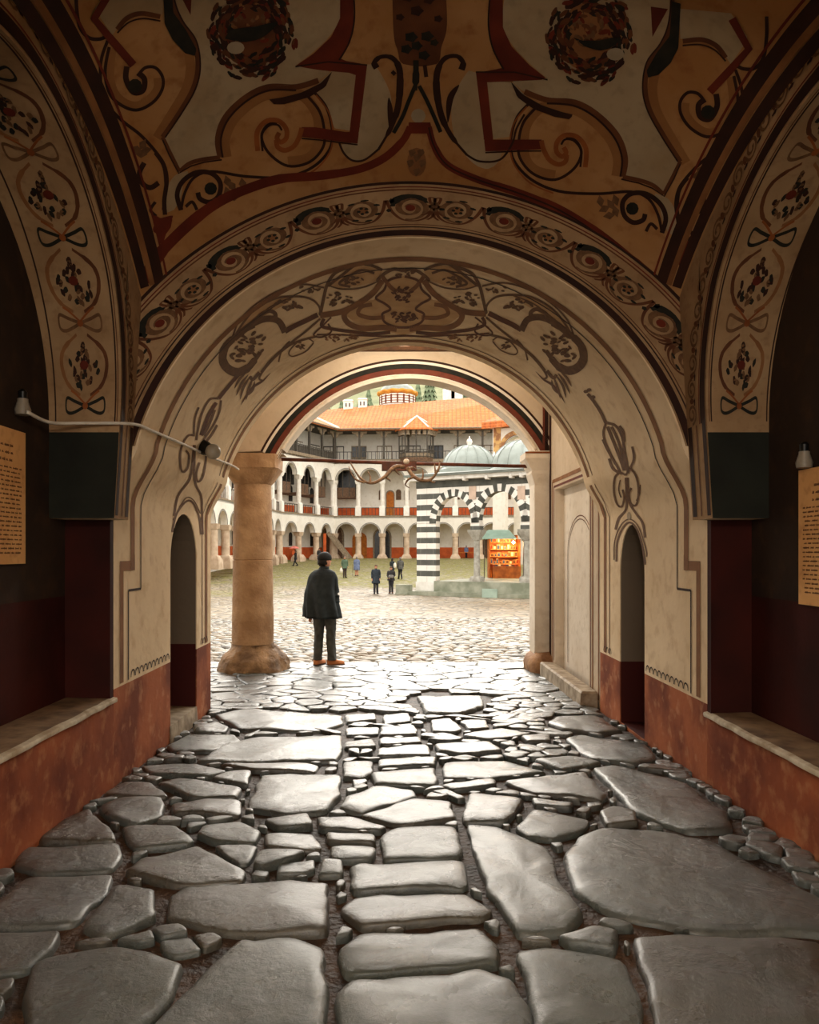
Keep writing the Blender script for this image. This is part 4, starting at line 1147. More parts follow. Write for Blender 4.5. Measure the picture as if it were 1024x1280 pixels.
# raised cobbles in the near part of the court
CB=[stone_mat('cobble_pale',rgb(142,133,116),rgb(116,107,90),rgb(162,152,134),.4,.65,14,.02),stone_mat('cobble_ochre',rgb(130,110,80),rgb(106,88,62),rgb(150,130,100),.45,.7,14,.02),stone_mat('cobble_dark',rgb(106,100,90),rgb(86,80,70),rgb(134,126,110),.35,.6,14,.02)]
seeds=[]; grid={}
def far_ok(X,Y,r):
    gx,gy=int(X//.6),int(Y//.6)
    for a in (-1,0,1):
        for b in (-1,0,1):
            for s in grid.get((gx+a,gy+b),()):
                if ((s[0]-X)*.8)**2+((s[1]-Y)*1.2)**2<r*r: return False
    return True
for _ in range(52000):
    Y=11.75+ (27-11.75)*rs.random()**1.1; w_=1.2+.27*Y
    X=rs.uniform(-w_,w_*.92)
    r=rs.uniform(.19,.36)
    if far_ok(X,Y,r): seeds.append((X,Y)); grid.setdefault((int(X//.6),int(Y//.6)),[]).append((X,Y))
R3=((1,-.05,0),(.97,.2,.4),(.84,.75,1),(.5,1,1))
CC=[]
S=np.array(seeds)
for i,s in enumerate(seeds):
    m_=np.where((abs(S[:,0]-s[0])<1)&(abs(S[:,1]-s[1])<1))[0]; loc=[seeds[k] for k in m_ if k!=i]
    q=cells([s]+loc,[],(s[0]-1.5,s[0]+1.5,max(11.72,s[1]-1.5),s[1]+1.5),.45)[:1] if len(loc)>3 else []
    if q and inside(s,q[0]): CC.append(q[0])
mb=MB()
for i,p in enumerate(CC):
    add_stone(mb,p,rs.choice(CB),.026,.05,lambda Y:gz(Y)-.055,rs,i,it=1,rings=R3,nz=.02)
mb.build('courtyard_cobblestones',kind='structure',smooth=True)
# ------------------------------------------------------------- monastery wings round the courtyard
WW=plaster('whitewash',rgb(232,226,214),rgb(222,214,200),rgb(206,196,178),sc=.5)
WCOL=M('whitewashed_column',rgb(238,232,222),rgb(226,218,204),3,.8,.2)
SCOL=M('courtyard_column_stone',rgb(206,184,158),rgb(178,152,126),2,.8,.3)
LINE=M('grey_outline_paint',rgb(92,84,74),None,4,.8,0)
DRED=M('orange_red_dado',rgb(206,96,44),rgb(180,80,36),2,.75,.1)
TIMB=M('grey_weathered_timber',rgb(88,80,70),rgb(64,58,50),6,.8,.3)
TIML=M('pale_timber',rgb(150,132,108),rgb(120,104,84),6,.8,.3)
BRT=M('brown_timber',rgb(112,84,62),rgb(84,62,46),5,.75,.3)
DARKI=M('dark_window_glass',rgb(44,42,42),rgb(30,30,32),3,.25,0,spec=.5)
DOORW=M('orange_door_timber',rgb(190,112,30),rgb(160,86,22),4,.6,.3)
LEAD=M('lead_roof',rgb(164,172,166),rgb(144,150,142),1.5,.5,.2)
LEAD2=M('lead_roof_dark',rgb(126,132,124),rgb(104,108,100),1.5,.6,.2)
def tile_mat(name,rz):
    m,nt,bs=nodes(name); g=N(nt,'ShaderNodeNewGeometry')
    mp=N(nt,'ShaderNodeMapping'); mp.inputs['Rotation'].default_value=(0,0,rz); nt.links.new(g.outputs['Position'],mp.inputs[0])
    s=N(nt,'ShaderNodeSeparateXYZ'); nt.links.new(mp.outputs[0],s.inputs[0])
    w=math_(nt,'SINE',math_(nt,'MULTIPLY',s.outputs[0],2*PI/.5)); v=math_(nt,'SINE',math_(nt,'MULTIPLY',s.outputs[2],2*PI/.28))
    t=tex(nt,'noise',.35,5); t2=tex(nt,'noise',3,5)
    c=mixc(nt,ramp(nt,t.outputs[0],.35,.65),rgb(226,130,66),rgb(206,108,50)); c=mixc(nt,math_(nt,'MULTIPLY',ramp(nt,t2.outputs[0],.45,.7),.5),c,rgb(234,156,98))
    c=mixc(nt,math_(nt,'MULTIPLY',ramp(nt,w,.55,.95),.55),c,rgb(176,90,50)); nt.links.new(c,bs.inputs['Base Color']); bs.inputs['Roughness'].default_value=.8
    bump(nt,bs,math_(nt,'ADD',w,math_(nt,'MULTIPLY',v,.4)),.7,.06); return m
def P2(x,Z): return Vector(((x-VX)*Z/F,Z))
CH=[P2(236,54),P2(352,82),P2(418,92),P2(730,90)]
def offset(pts,d):
    """move the chain away from the courtyard by d"""
    out=[]
    ns=[]
    for a,b in zip(pts,pts[1:]):
        t=(b-a).normalized(); ns.append(Vector((-t.y,t.x)))
    for i,p in enumerate(pts):
        if i==0: q=p+ns[0]*d
        elif i==len(pts)-1: q=p+ns[-1]*d
        else:
            m=(ns[i-1]+ns[i]).normalized(); q=p+m*d/max(.3,m.dot(ns[i]))
        out.append(q)
    return out
ZG,Z1,Z2,ZE=.72,5.85,12.45,16.25
class Seg:
    def __init__(s,a,b): s.a=a; s.d=(b-a); s.L=s.d.length; s.d=s.d/s.L; s.n=Vector((-s.d.y,s.d.x))
    def p(s,u,v,z): q=s.a+s.d*u+s.n*v; return (q.x,q.y,z)
def arcade(mb,sg,bays,zb,zt,zs,th,mat,trim,jut=0,u0=0,u1=None,rise=1.0,soffit=None):
    """wall standing on arches: bays = (centre, half width)"""
    u1=sg.L if u1 is None else u1; n=16
    edges=[u0]+[c for b in bays for c in (b[0]-b[1],b[0]+b[1])]+[u1]
    for v in (0,th):
        for k in range(0,len(edges),2):
            a,b=edges[k],edges[k+1]; mb.add([sg.p(a,v,zs),sg.p(b,v,zs),sg.p(b,v,zt),sg.p(a,v,zt)],[(0,1,2,3)],mat)
        for c,h in bays:
            A=[(c+h*math.cos(PI*i/n),zs+h*rise*math.sin(PI*i/n)) for i in range(n+1)]
            mb.add([sg.p(u,v,z) for u,z in A]+[sg.p(u,v,zt) for u,z in A],[(i,i+1,n+2+i,n+1+i) for i in range(n)],mat)
    for c,h in bays:
        A=[(c+h*math.cos(PI*i/n),zs+h*rise*math.sin(PI*i/n)) for i in range(n+1)]
        mb.add([sg.p(u,0,z) for u,z in A]+[sg.p(u,th,z) for u,z in A],[(i,i+1,n+2+i,n+1+i) for i in range(n)],soffit or mat)
        if trim:
            for r0,r1 in ((h+.10,h+.17),(h+.01,h+.05)):
                A0=[(c+r0*math.cos(PI*i/n),zs+r0*rise*math.sin(PI*i/n)) for i in range(n+1)]; A1=[(c+r1*math.cos(PI*i/n),zs+r1*rise*math.sin(PI*i/n)) for i in range(n+1)]
                mb.add([sg.p(u,-.02,z) for u,z in A0]+[sg.p(u,-.02,z) for u,z in A1],[(i,i+1,n+2+i,n+1+i) for i in range(n)],trim)
    for k in range(0,len(edges),2):
        a,b=edges[k],edges[k+1]; mb.add([sg.p(a,0,zs),sg.p(b,0,zs),sg.p(b,th,zs),sg.p(a,th,zs)],[(0,1,2,3)],mat)
def sbox(mb,sg,u0,u1,v0,v1,z0,z1,mat):
    q=[sg.p(u,v,z) for z in (z0,z1) for u,v in ((u0,v0),(u1,v0),(u1,v1),(u0,v1))]
    mb.add(q,[(0,3,2,1),(4,5,6,7),(0,1,5,4),(1,2,6,5),(2,3,7,6),(3,0,4,7)],mat)
def col_mesh(name,h,r,mat,ped,basemat):
    mb=MB()
    if ped: # white upper column on a pedestal
        mb.loft([sq(-.34,.34,-.34,.34,0),sq(-.34,.34,-.34,.34,1.05),sq(-.28,.28,-.28,.28,1.2)],mat)
        mb.lathe([(r,1.15),(r*.95,h-.5),(r,h-.45),(r*1.05,h-.42)],mat,n=12)
        mb.loft([sq(-r,r,-r,r,h-.45),sq(-.36,.36,-.36,.36,h-.15),sq(-.38,.38,-.38,.38,h)],mat)
    else:
        mb.loft([sq(-.62,.62,-.62,.62,-.6),sq(-.60,.60,-.60,.60,.12),sq(-.42,.42,-.42,.42,.45),sq(-.36,.36,-.36,.36,.5)],basemat)
        mb.lathe([(r*1.1,.45),(r,.55),(r*.92,h-.45),(r,h-.4)],mat,n=12)
        mb.loft([sq(-r,r,-r,r,h-.42),sq(-.40,.40,-.40,.40,h-.12),sq(-.42,.42,-.42,.42,h)],mat)
    return mb.build(name,smooth=True,auto=.5)
protos={}
def put_col(parent,key,name,sg,u,v,z,h,r,mat,ped,bm):
    if key not in protos:
        c=col_mesh(name,h,r,mat,ped,bm); protos[key]=c
    else:
        c=protos[key].copy(); COL.objects.link(c); c.name=name
    c.parent=parent; c.location=sg.p(u,v,z); c.rotation_euler=(0,0,math.atan2(sg.d.y,sg.d.x))
    return c
OUT=offset(CH,3.2)
ROOF_E=offset(CH,-1.0); ROOF_R=offset(CH,8.5)
def even(L,n,h,first=None,pitch=None):
    if pitch: return [(first+i*pitch,h) for i in range(n)]
    return [((i+.5)*L/n,h) for i in range(n)]
def tread(sg): return 3.2
def rail_part(e,sg,u0,u1,v,z,lattice,name='railing'):
    mb=MB(); sbox(mb,sg,u0,u1,v-.04,v+.04,z+.95,z+1.03,TIMB); sbox(mb,sg,u0,u1,v-.03,v+.03,z+.05,z+.10,TIMB)
    if lattice==2:
        sbox(mb,sg,u0,u1,v-.015,v+.015,z+.1,z+.9,BRT)
    n=max(2,int((u1-u0)/.42))
    for i in range(n+1): u=u0+(u1-u0)*i/n; sbox(mb,sg,u-.03,u+.03,v-.02,v+.02,z+.08,z+.96,TIMB)
    if lattice==1: sbox(mb,sg,u0,u1,v+.06,v+.08,z+.1,z+.92,TIMB)
    return mb.build(name,e)
def wing(key,label,i,bays_n,hw,tile,first=None,pitch=None,up=True,gallery='c'):
    sg=Seg(CH[i],CH[i+1]); bk=Seg(OUT[i],OUT[i+1]); e=empty('monastery_wing',(0,0,0),label=label,cat='building')
    bays=even(sg.L,bays_n,hw,first,pitch); bays=[b for b in bays if b[0]+b[1]<sg.L-.1]
    mb=MB(); arcade(mb,sg,bays,ZG,Z1,3.75,.55,WW,LINE); sbox(mb,sg,0,sg.L,-.06,.6,Z1-.12,Z1+.05,TIML); mb.build('lower_arcade',e)
    mb=MB(); arcade(mb,sg,bays,Z1,Z2,10.15,.5,WW,LINE if gallery=='c' else LINE,rise=1.15); mb.build('upper_arcade',e)
    # columns between the bays
    us=[0.02]+[(a[0]+b[0])/2 for a,b in zip(bays,bays[1:])]+([bays[-1][0]+(bays[-1][0]-bays[-2][0])/2] if bays[-1][0]+hw<sg.L-.3 else [])
    for u in us:
        put_col(e,'lo','stone_column',sg,u,.27,ZG,3.75-ZG,.36,SCOL,False,SCOL)
        put_col(e,'up','upper_column',sg,u,.25,Z1,10.15-Z1,.27,WCOL,True,WCOL)
    # floors and back wall
    mb=MB()
    for z in (Z1-.05,Z2-.05):
        q=[sg.p(0,.0,z),sg.p(sg.L,.0,z),bk.p(bk.L,0,z),bk.p(0,0,z)]; q2=[(x,y,zz-.25) for x,y,zz in q]
        mb.add(q+q2,[(0,1,2,3),(7,6,5,4),(0,1,5,4)],TIML if z>10 else WW)
    mb.build('floor_slab',e)
    mb=MB(); sbox(mb,bk,0,bk.L,0,.3,-.3,ZE+.3,WW); sbox(mb,bk,0,bk.L,-.03,0,ZG-.4,ZG+1.35,DRED); sbox(mb,bk,0,bk.L,-.03,0,Z1,Z1+1.15,DRED); mb.build('back_wall',e)
    # windows and doors on the back wall
    k=bk.L/sg.L
    for j,b in enumerate(bays):
        u=b[0]*k
        def arched(name,u,z0,h,w,m_,fr=BRT):
            mb=MB(); n=8; P=[(u-w/2,z0),(u+w/2,z0),(u+w/2,z0+h-w/2)]+[(u+w/2*math.cos(PI*q/n),z0+h-w/2+w/2*math.sin(PI*q/n)) for q in range(1,n)]+[(u-w/2,z0+h-w/2)]
            c=(u,z0+h/2); big=[(c[0]+(a-c[0])*1.22,c[1]+(z-c[1])*(1.1)) for a,z in P]
            mb.loft([[bk.p(a,-.04,z) for a,z in big],[bk.p(a,-.08,z) for a,z in big]],fr)
            f=mb.build(name,e); mb=MB(); mb.loft([[bk.p(a,-.07,z) for a,z in P],[bk.p(a,-.11,z) for a,z in P]],m_); mb.build('pane' if name=='window' else 'door_leaf',f)
        if gallery=='c':
            if j==1: arched('door',u+.2,ZG,3.1,1.5,DOORW,DOORW)
            elif j==2: arched('door',u-.1,ZG,3.6,1.9,DARKI,TIML)
            elif j==0: arched('door',u,ZG,4.0,2.3,BRT,TIML)
            elif j%2: arched('window',u-.3,ZG+1.4,1.5,.6,BRT,WCOL)
            else: arched('door',u+.2,ZG,2.9,.9,BRT,TIML)
            if j in (2,3,5,7): arched('window',u-.2,Z1+2.2,1.2,.55,BRT,TIML)
            if j==3: arched('window',u-1.2,Z1+2.2,1.2,.55,BRT,TIML)
            if j==2: arched('door',u+.9,Z1,3.2,.9,DOORW,TIML)
        else:
            arched('window',u,ZG+1.5,1.6,.7,DARKI,WCOL); arched('window',u,Z1+1.6,1.9,.8,DARKI,WCOL)
    # railing between upper columns
    for a,b in zip(us,us[1:]): rail_part(e,sg,a+.4,b-.4,.2,Z1,0)
    # timber gallery of the top storey
    mb=MB(); sbox(mb,sg,0,sg.L,-.25,.2,Z2-.15,Z2+.18,TIML); mb.build('gallery_fascia',e)
    step=2.9 if gallery=='c' else 2.7; n=int(sg.L/step)
    for j in range(n+1):
        u=.1+j*(sg.L-.2)/n
        mb=MB(); sbox(mb,sg,u-.12,u+.12,-.12,.12,Z2+.15,ZE-.25,TIMB)
        # curved bracket below the eaves
        for sd in (-1,1):
            pr=[(0,ZE-.2),(sd*.95,ZE-.2),(sd*.9,ZE-.45),(sd*.5,ZE-.5),(sd*.38,ZE-.8),(sd*.14,ZE-.95),(0,ZE-1.2)]
            mb.loft([[sg.p(u+a,-.08,z) for a,z in pr],[sg.p(u+a,.08,z) for a,z in pr]],TIML)
        mb.build('gallery_post',e)
    if gallery=='c':
        for j in range(n):
            a=.1+j*(sg.L-.2)/n; rail_part(e,sg,a+.1,a+(sg.L-.2)/n-.1,0,Z2+.15,0)
    else: rail_part(e,sg,.1,sg.L-.1,0,Z2+.15,1)
    for j in range(n):
        u=(j+.5)*bk.L/n
        mb=MB(); w_=.95 if j%3 else 1.3
        sbox(mb,bk,u-w_,u+w_,-.08,0,Z2+.2,Z2+2.3,TIMB if (j%4 in (0,3)) else TIML); f=mb.build('gallery_window',e)
        mb=MB()
        for q in range(3): sbox(mb,bk,u-w_+.1+q*(w_*2-.1)/3,u-w_+(q+1)*(w_*2-.1)/3,-.12,-.06,Z2+.9 if j%2 else Z2+.4,Z2+2.15,DARKI if j%3==1 else WW)
        mb.build('pane',f)
    # eaves and roof
    re=Seg(ROOF_E[i],ROOF_E[i+1]); rr3=Seg(ROOF_R[i],ROOF_R[i+1])
    T=tile_mat('roof_tiles_'+key,-math.atan2(sg.d.y,sg.d.x)) 
    mb=MB(); A=[re.p(0,0,ZE),re.p(re.L,0,ZE),rr3.p(rr3.L,0,22.6 if key=='c' else 20.1),rr3.p(0,0,20.1)]
    mb.add(A+[(x,y,z-.22) for x,y,z in A],[(0,1,2,3),(7,6,5,4),(0,4,5,1),(2,6,7,3)],T)
    rb=mb.build('roof',e)
    mb=MB(); mb.tube([re.p(0,-.05,ZE-.05),re.p(re.L,-.05,ZE-.05)],.11,TIML,8); mb.build('gutter',e)
    mb=MB(); A=[re.p(0,.05,ZE-.12),re.p(re.L,.05,ZE-.12),bk.p(bk.L,0,ZE-.05),bk.p(0,0,ZE-.05)]; mb.add(A,[(0,1,2,3)],TIMB); mb.build('soffit',e)
    return e,sg,bk
eA,sA,bA=wing('a','long white monastery wing seen edge-on behind the brown stone column',0,9,1.1,None,gallery='b')
eB,sB,bB=wing('b','short white monastery wing with timber balconies left of the roof valley',1,3,.98,None,gallery='b')
eC,sC,bC=wing('c','broad white arcaded monastery wing with an orange tiled roof across the court',2,9,1.14,None,first=1.42,pitch=2.93)
# timber balconies hanging in the upper arches of the short wing and the first bay of the broad one
for sg,e,cs in ((sB,eB,[c for c,_ in even(sB.L,3,1)]),(sC,eC,[1.3])):
    for c in cs:
        mb=MB(); sbox(mb,sg,c-1.25,c+1.25,.9,3.1,8.1,8.3,BRT); sbox(mb,sg,c-1.25,c+1.25,.9,.98,8.3,9.35,BRT); sbox(mb,sg,c-1.2,c+1.2,2.9,3.1,9.4,11.6,DARKI)
        for q in (-1.2,-.4,.4,1.2): sbox(mb,sg,c+q-.05,c+q+.05,.88,.98,8.3,11.4,TIMB)
        mb.build('timber_balcony',e)
# white hip line of the roof valley
mb=MB(); a=ROOF_E[2]; b=ROOF_R[2]; mb.tube([(a.x,a.y,ZE+.08),(b.x,b.y,20.2)],.16,WCOL,6); mb.build('roof_valley',eC)
# projecting kiosk on the top storey
def kiosk():
    u0=(B(521,0,91).x-sC.a.x)/sC.d.x; w_=2.1; pr=[(u0-w_,0),(u0-w_*.62,-1.3),(u0+w_*.62,-1.3),(u0+w_,0)]
    k=empty('kiosk',(0,0,0)); k.parent=eC
    # a part with its own pieces
    mb=MB(); mb.loft([[sC.p(u,v*.75,11.9) for u,v in pr],[sC.p(u,v,12.3) for u,v in pr],[sC.p(u,v,12.75) for u,v in pr]],BRT); mb.build('kiosk_base',k)
    mb=MB()
    for (ua,va),(ub,vb) in zip(pr,pr[1:]):
        for t0 in [i/6 for i in range(7)]:
            u=ua+(ub-ua)*t0; v=va+(vb-va)*t0; p=sC.p(u,v,0); mb.box((p[0],p[1],13.15),(.07,.07,.9),TIMB)
        for z in (12.85,13.3,13.65):
            mb.tube([sC.p(ua,va,z),sC.p(ub,vb,z)],.05,TIMB,5)
        mb.add([sC.p(ua,va,12.75),sC.p(ub,vb,12.75),sC.p(ub,vb,13.3),sC.p(ua,va,13.3)],[(0,1,2,3)],TIML)
    mb.build('kiosk_railing',k)
    mb=MB()
    for (ua,va),(ub,vb) in zip(pr,pr[1:]):
        for t0 in (0,.5):
            u=ua+(ub-ua)*t0; v=va+(vb-va)*t0; p=sC.p(u,v,0); mb.box((p[0],p[1],14.4),(.14,.14,3.2),TIMB)
        for i in range(4):
            t0=(i+.5)/4; u=ua+(ub-ua)*t0; v=va+(vb-va)*t0; p=sC.p(u,v,0); mb.lathe([(.28,-.35),(.2,-.1),(.3,.25)],TIML,(p[0],p[1],15.75),8)
    mb.build('kiosk_frame',k)
    mb=MB(); ev=[(u0-w_-.5,0),(u0-w_*.7,-1.9),(u0+w_*.7,-1.9),(u0+w_+.5,0)]
    ap=sC.p(u0,.8,18.0); V=[sC.p(u,v,16.15) for u,v in ev]+[ap]+[sC.p(u,v,15.95) for u,v in ev]
    mb.add(V,[(0,1,4),(1,2,4),(2,3,4),(5,6,1,0),(6,7,2,1),(7,8,3,2)],MATS['roof_tiles_c'])
    for u,v in ev: mb.tube([sC.p(u,v,16.2),ap],.10,WCOL,6)
    mb.build('kiosk_roof',k)
kiosk()
# chimneys on the roof ridge
for cx,yy,w_,sx in ((435.5,514,.62,1),(453.5,512,.58,1)):
    Z=100.5; p=B(cx,yy,Z); x=p.x; y=Z; z=p.z-.3
    mb=MB(); mb.loft([sq(-w_*1.15,w_*1.15,-w_,w_,-1.5),sq(-w_*1.15,w_*1.15,-w_,w_,.15),sq(-w_,w_,-w_,w_,.25)],LEAD); mb.v=[(a+x,b+y,c+z) for a,b,c in mb.v]; c=mb.build('chimney_skirt')
    c.parent=eC; 
    mb=MB(); mb.loft([sq(-w_,w_,-w_,w_,.2),sq(-w_,w_,-w_,w_,1.5),sq(-w_*1.15,w_*1.15,-w_*1.15,w_*1.15,1.55),sq(-w_*.9,w_*.9,-w_*.9,w_*.9,1.75)],WCOL)
    for q in (-.25,.2): mb.box((q,-w_-.01,1.0),(.16,.04,.5),DARKI)
    mb.v=[(a+x,b+y,c+z) for a,b,c in mb.v]; mb.build('chimney',eC)
for cx,yy in ((571,492),(561,494)):
    p=B(cx,yy,106); mb=MB(); mb.box(p,(1.6,1.0,1.6),WCOL); mb.build('chimney',eC)
# drum and dome showing above the roof
YEL=M('ochre_cornice',rgb(214,150,60),rgb(190,120,44),2,.8,.1)
Z=104; c=B(497,505,Z); e=empty('chapel_dome',(c.x,c.y,21.2),label='small grey dome on a brick-striped drum rising above the orange roof',cat='dome')
mb=MB(); n=24; R=2.45
for k in range(5):
    z=.0+k*.34; mb.lathe([(R,z),(R,z+.22)],WCOL,n=n); mb.lathe([(R-.02,z+.22),(R-.02,z+.34)],ORG,n=n)
mb.lathe([(R+.25,-2.2),(R+.25,.1),(R,.15)],LEAD,n=n); mb.build('drum',e,smooth=True,auto=.5)
for k in range(9):
    a=PI+PI*(k+.5)/9; mb=MB(); mb.box((R*math.cos(a),R*math.sin(a),.9),(.12,.2,1.1),BRD,rz=a); mb.build('window',e)
mb=MB(); rings=[]
for r,z in ((R,1.5),(R+.32,1.7),(R+.36,1.85),(R+.1,2.0)):
    rings.append([(r*math.cos(2*PI*j/72),r*math.sin(2*PI*j/72),z+.22*abs(math.sin(2*PI*j/72*6))) for j in range(72)])
mb.loft(rings,YEL); mb.build('scalloped_cornice',e,smooth=True)
mb=MB(); mb.lathe([(R*math.cos(PI/2*k/10)*1.0,1.9+1.5*math.sin(PI/2*k/10)) for k in range(11)],LEAD,n=24); mb.build('dome',e,smooth=True)
# ------------------------------------------------------------- chapel front on the far right
FRES=M('chapel_fresco',rgb(206,164,104),rgb(150,104,70),1.6,.85,0,lo=.42,hi=.56)
sg=Seg(P2(616,73),P2(690,70)); e=empty('painted_chapel',(0,0,0),label='painted chapel front with a round arch behind the lead domes on the right',cat='building')
mb=MB(); arcade(mb,sg,[(2.45,1.2)],3,14.0,11.2,.8,WW,LINE); sbox(mb,sg,0,1.25,0,.8,.3,11.2,WW); sbox(mb,sg,3.65,sg.L,0,.8,.3,11.2,WW); mb.build('arched_front',e)
mb=MB(); sbox(mb,sg,.1,.85,-.03,0,10.8,13.4,FRES); sbox(mb,sg,.9,sg.L,-.03,0,13.3,13.8,FRES); 
A=[(2.45+1.35*math.cos(PI*i/14),11.2+1.35*math.sin(PI*i/14)) for i in range(15)]; A1=[(2.45+1.8*math.cos(PI*i/14),11.2+1.8*math.sin(PI*i/14)) for i in range(15)]
mb.add([sg.p(u,-.04,z) for u,z in A]+[sg.p(u,-.04,z) for u,z in A1],[(i,i+1,16+i,15+i) for i in range(14)],FRES); mb.build('fresco_panel',e)
mb=MB(); sbox(mb,sg,1.2,3.7,2.4,2.6,.3,13,WW); sbox(mb,sg,1.7,3.2,2.3,2.4,8.4,12.0,DARKI); sbox(mb,sg,2.3,2.9,2.2,2.3,8.4,11.2,WW); mb.build('back_wall',e)
mb=MB(); mb.add([sg.p(-.8,-.8,13.9),sg.p(sg.L+.5,-.8,13.9),sg.p(sg.L+.5,4,16),sg.p(1.4,4,16),sg.p(-.8,-.8,13.3),sg.p(sg.L+.5,-.8,13.3)],[(0,1,2,3),(4,5,1,0)],MATS['roof_tiles_c']); mb.build('roof',e)
# ------------------------------------------------------------- striped church porch
SBL=M('dark_green_stone',rgb(84,84,76),rgb(62,62,56),2.5,.7,.3); SWH=M('white_stone_band',rgb(232,228,220),rgb(212,206,196),2.5,.7,.2)
def stripes():
    m,nt,bs=nodes('striped_masonry'); g=N(nt,'ShaderNodeNewGeometry'); s=N(nt,'ShaderNodeSeparateXYZ'); nt.links.new(g.outputs['Position'],s.inputs[0])
    fr=math_(nt,'FRACT',math_(nt,'DIVIDE',math_(nt,'ADD',s.outputs[2],.62),.66)); st=math_(nt,'GREATER_THAN',fr,.5)
    t=tex(nt,'noise',2.5,4); a=mixc(nt,t.outputs[0],rgb(92,92,84),rgb(60,60,54)); b=mixc(nt,t.outputs[0],rgb(238,234,226),rgb(214,206,194))
    # upright joints
    jx=math_(nt,'FRACT',math_(nt,'ADD',math_(nt,'MULTIPLY',s.outputs[0],1.35),math_(nt,'MULTIPLY',st,.5)))
    j=math_(nt,'LESS_THAN',jx,.03)
    c=mixc(nt,st,a,b); c=mixc(nt,math_(nt,'MULTIPLY',j,.5),c,rgb(140,136,124)); nt.links.new(c,bs.inputs['Base Color']); bs.inputs['Roughness'].default_value=.75
    return m
STR=stripes()
# front: an oblique wall that comes towards the gate on the right
PA=Vector((B(521,0,46).x,46)); PB=Vector((B(672,0,42).x,42)); sg=Seg(PA,PA+(PB-PA).normalized()*12)
def u_px(x):
    k=(x-VX)/F; return (k*sg.a.y-sg.a.x)/(sg.d.x-k*sg.d.y)
def z_px(x,y):
    u=u_px(x); Y=sg.p(u,0,0)[1]; return EZ-(y-HY)*Y/F
ch=empty('church_porch',(0,0,0),label='black and white striped church porch on the right of the courtyard',cat='building')
zc=z_px(594,663); zt=z_px(560,600); zfl=z_px(594,727)
uc=[u_px(594),u_px(657)]; up=u_px(545); pitch_=uc[1]-uc[0]
cs_=[(up+uc[0])/2-.0,(uc[0]+uc[1])/2,uc[1]+pitch_/2,uc[1]+pitch_*1.5]; hw_=[(uc[0]-.22-up)/2,pitch_/2-.24,pitch_/2-.24,pitch_/2-.24]
bays=[(up+hw_[0],hw_[0])]+[(c,h) for c,h in zip(cs_[1:],hw_[1:])]
TH=.5; rise_=1.35
mb=MB(); arcade(mb,sg,bays,zfl,zt,zc+.45,TH,STR,None,u0=0,u1=cs_[3]+pitch_*.5,rise=rise_,soffit=STR)
for u in [uc[0],uc[1],uc[1]+pitch_]: sbox(mb,sg,u-.30,u+.30,0,TH,zc+.02,zc+.46,STR)
mb.build('striped_wall',ch)
mb=MB(); sbox(mb,sg,0,up,0,.5,zfl-.1,zc+.5,STR); sbox(mb,sg,-.04,up+.04,-.05,.55,zfl-.8,zfl-.08,SWH); mb.build('corner_pier',ch)
mb=MB()
for (c,h) in bays:
    nv=19
    for i in range(nv):
        a0=PI*i/nv; a1_=PI*(i+1)/nv; q=[]
        for r in (1.0,1.0+.42/h):
            for a in (a0,a1_): q.append((c+h*r*math.cos(a),zc+.45+(h*rise_+ (0 if r==1 else .42))*math.sin(a)))
        P=[q[0],q[1],q[3],q[2]]
        if i<3 or i>nv-4: 
            if max(abs(p[0]-c) for p in P)>h+.44: pass
        mb.loft([[sg.p(u,-.05,z) for u,z in P],[sg.p(u,.02,z) for u,z in P]],SWH if i%2 else SBL)
mb.build('voussoir_rings',ch)
GRA=M('grey_granite',rgb(170,166,154),rgb(138,132,120),4,.6,.3)
def porch_col(u,v,mat,zb):
    x,y,_=sg.p(u,v,0); h=zc-zb; mb=MB()
    mb.loft([sq(-.34,.34,-.34,.34,0),sq(-.34,.34,-.34,.34,.14),sq(-.26,.26,-.26,.26,.3)],GRA)
    mb.lathe([(.23,.28),(.19,.4),(.175,h-.62),(.2,h-.58),(.2,h-.52)],mat,n=14)
    mb.loft([sq(-.2,.2,-.2,.2,h-.55),sq(-.24,.24,-.24,.24,h-.4),sq(-.40,.40,-.40,.40,h-.12),sq(-.42,.42,-.42,.42,h+.03)],GRA)
    a=math.atan2(sg.d.y,sg.d.x); mb.v=[(p[0]*math.cos(a)-p[1]*math.sin(a)+x,p[0]*math.sin(a)+p[1]*math.cos(a)+y,p[2]+zb) for p in mb.v]
    mb.build('porch_column',ch,smooth=True,auto=.5)
DGR=M('dark_marble',rgb(84,78,70),rgb(58,54,48),4,.5,.3)
porch_col(uc[0],TH/2,GRA,zfl); porch_col(uc[1],TH/2,GRA,zfl); porch_col(uc[1]+pitch_,TH/2,GRA,zfl)
porch_col(uc[1]+.6,3.1,DGR,zfl-.1); porch_col(uc[0]+.9,5.6,DGR,zfl-.1)
# inner arcade along the depth of the porch
mb=MB(); s2=Seg(Vector(sg.p(uc[1]+.9,TH,0)[:2]),Vector(sg.p(uc[1]+.9,6.5,0)[:2])); arcade(mb,s2,[(1.35,1.1),(4.1,1.1)],zfl,zt,zc+.45,.6,STR,None,rise=1.35,soffit=STR); mb.build('inner_arcade',ch)
mb=MB(); zz=z_px(560,596)
sbox(mb,sg,-.35,cs_[3]+2,-.45,9,zt,zt+.22,SWH); sbox(mb,sg,-.55,cs_[3]+2.2,-.65,9.2,zt+.22,zt+.34,LEAD2)
A=[sg.p(-.6,-.7,zt+.34),sg.p(cs_[3]+2.2,-.7,zt+.34),sg.p(cs_[3]+1,2.2,zt+.75),sg.p(.8,2.2,zt+.75),sg.p(-.6,9,zt+.34),sg.p(.8,7.5,zt+.75),sg.p(cs_[3]+1,7.5,zt+.75)]
mb.add(A,[(0,1,2,3),(4,0,3,5),(3,2,6,5)],LEAD2); mb.build('lead_roof',ch)
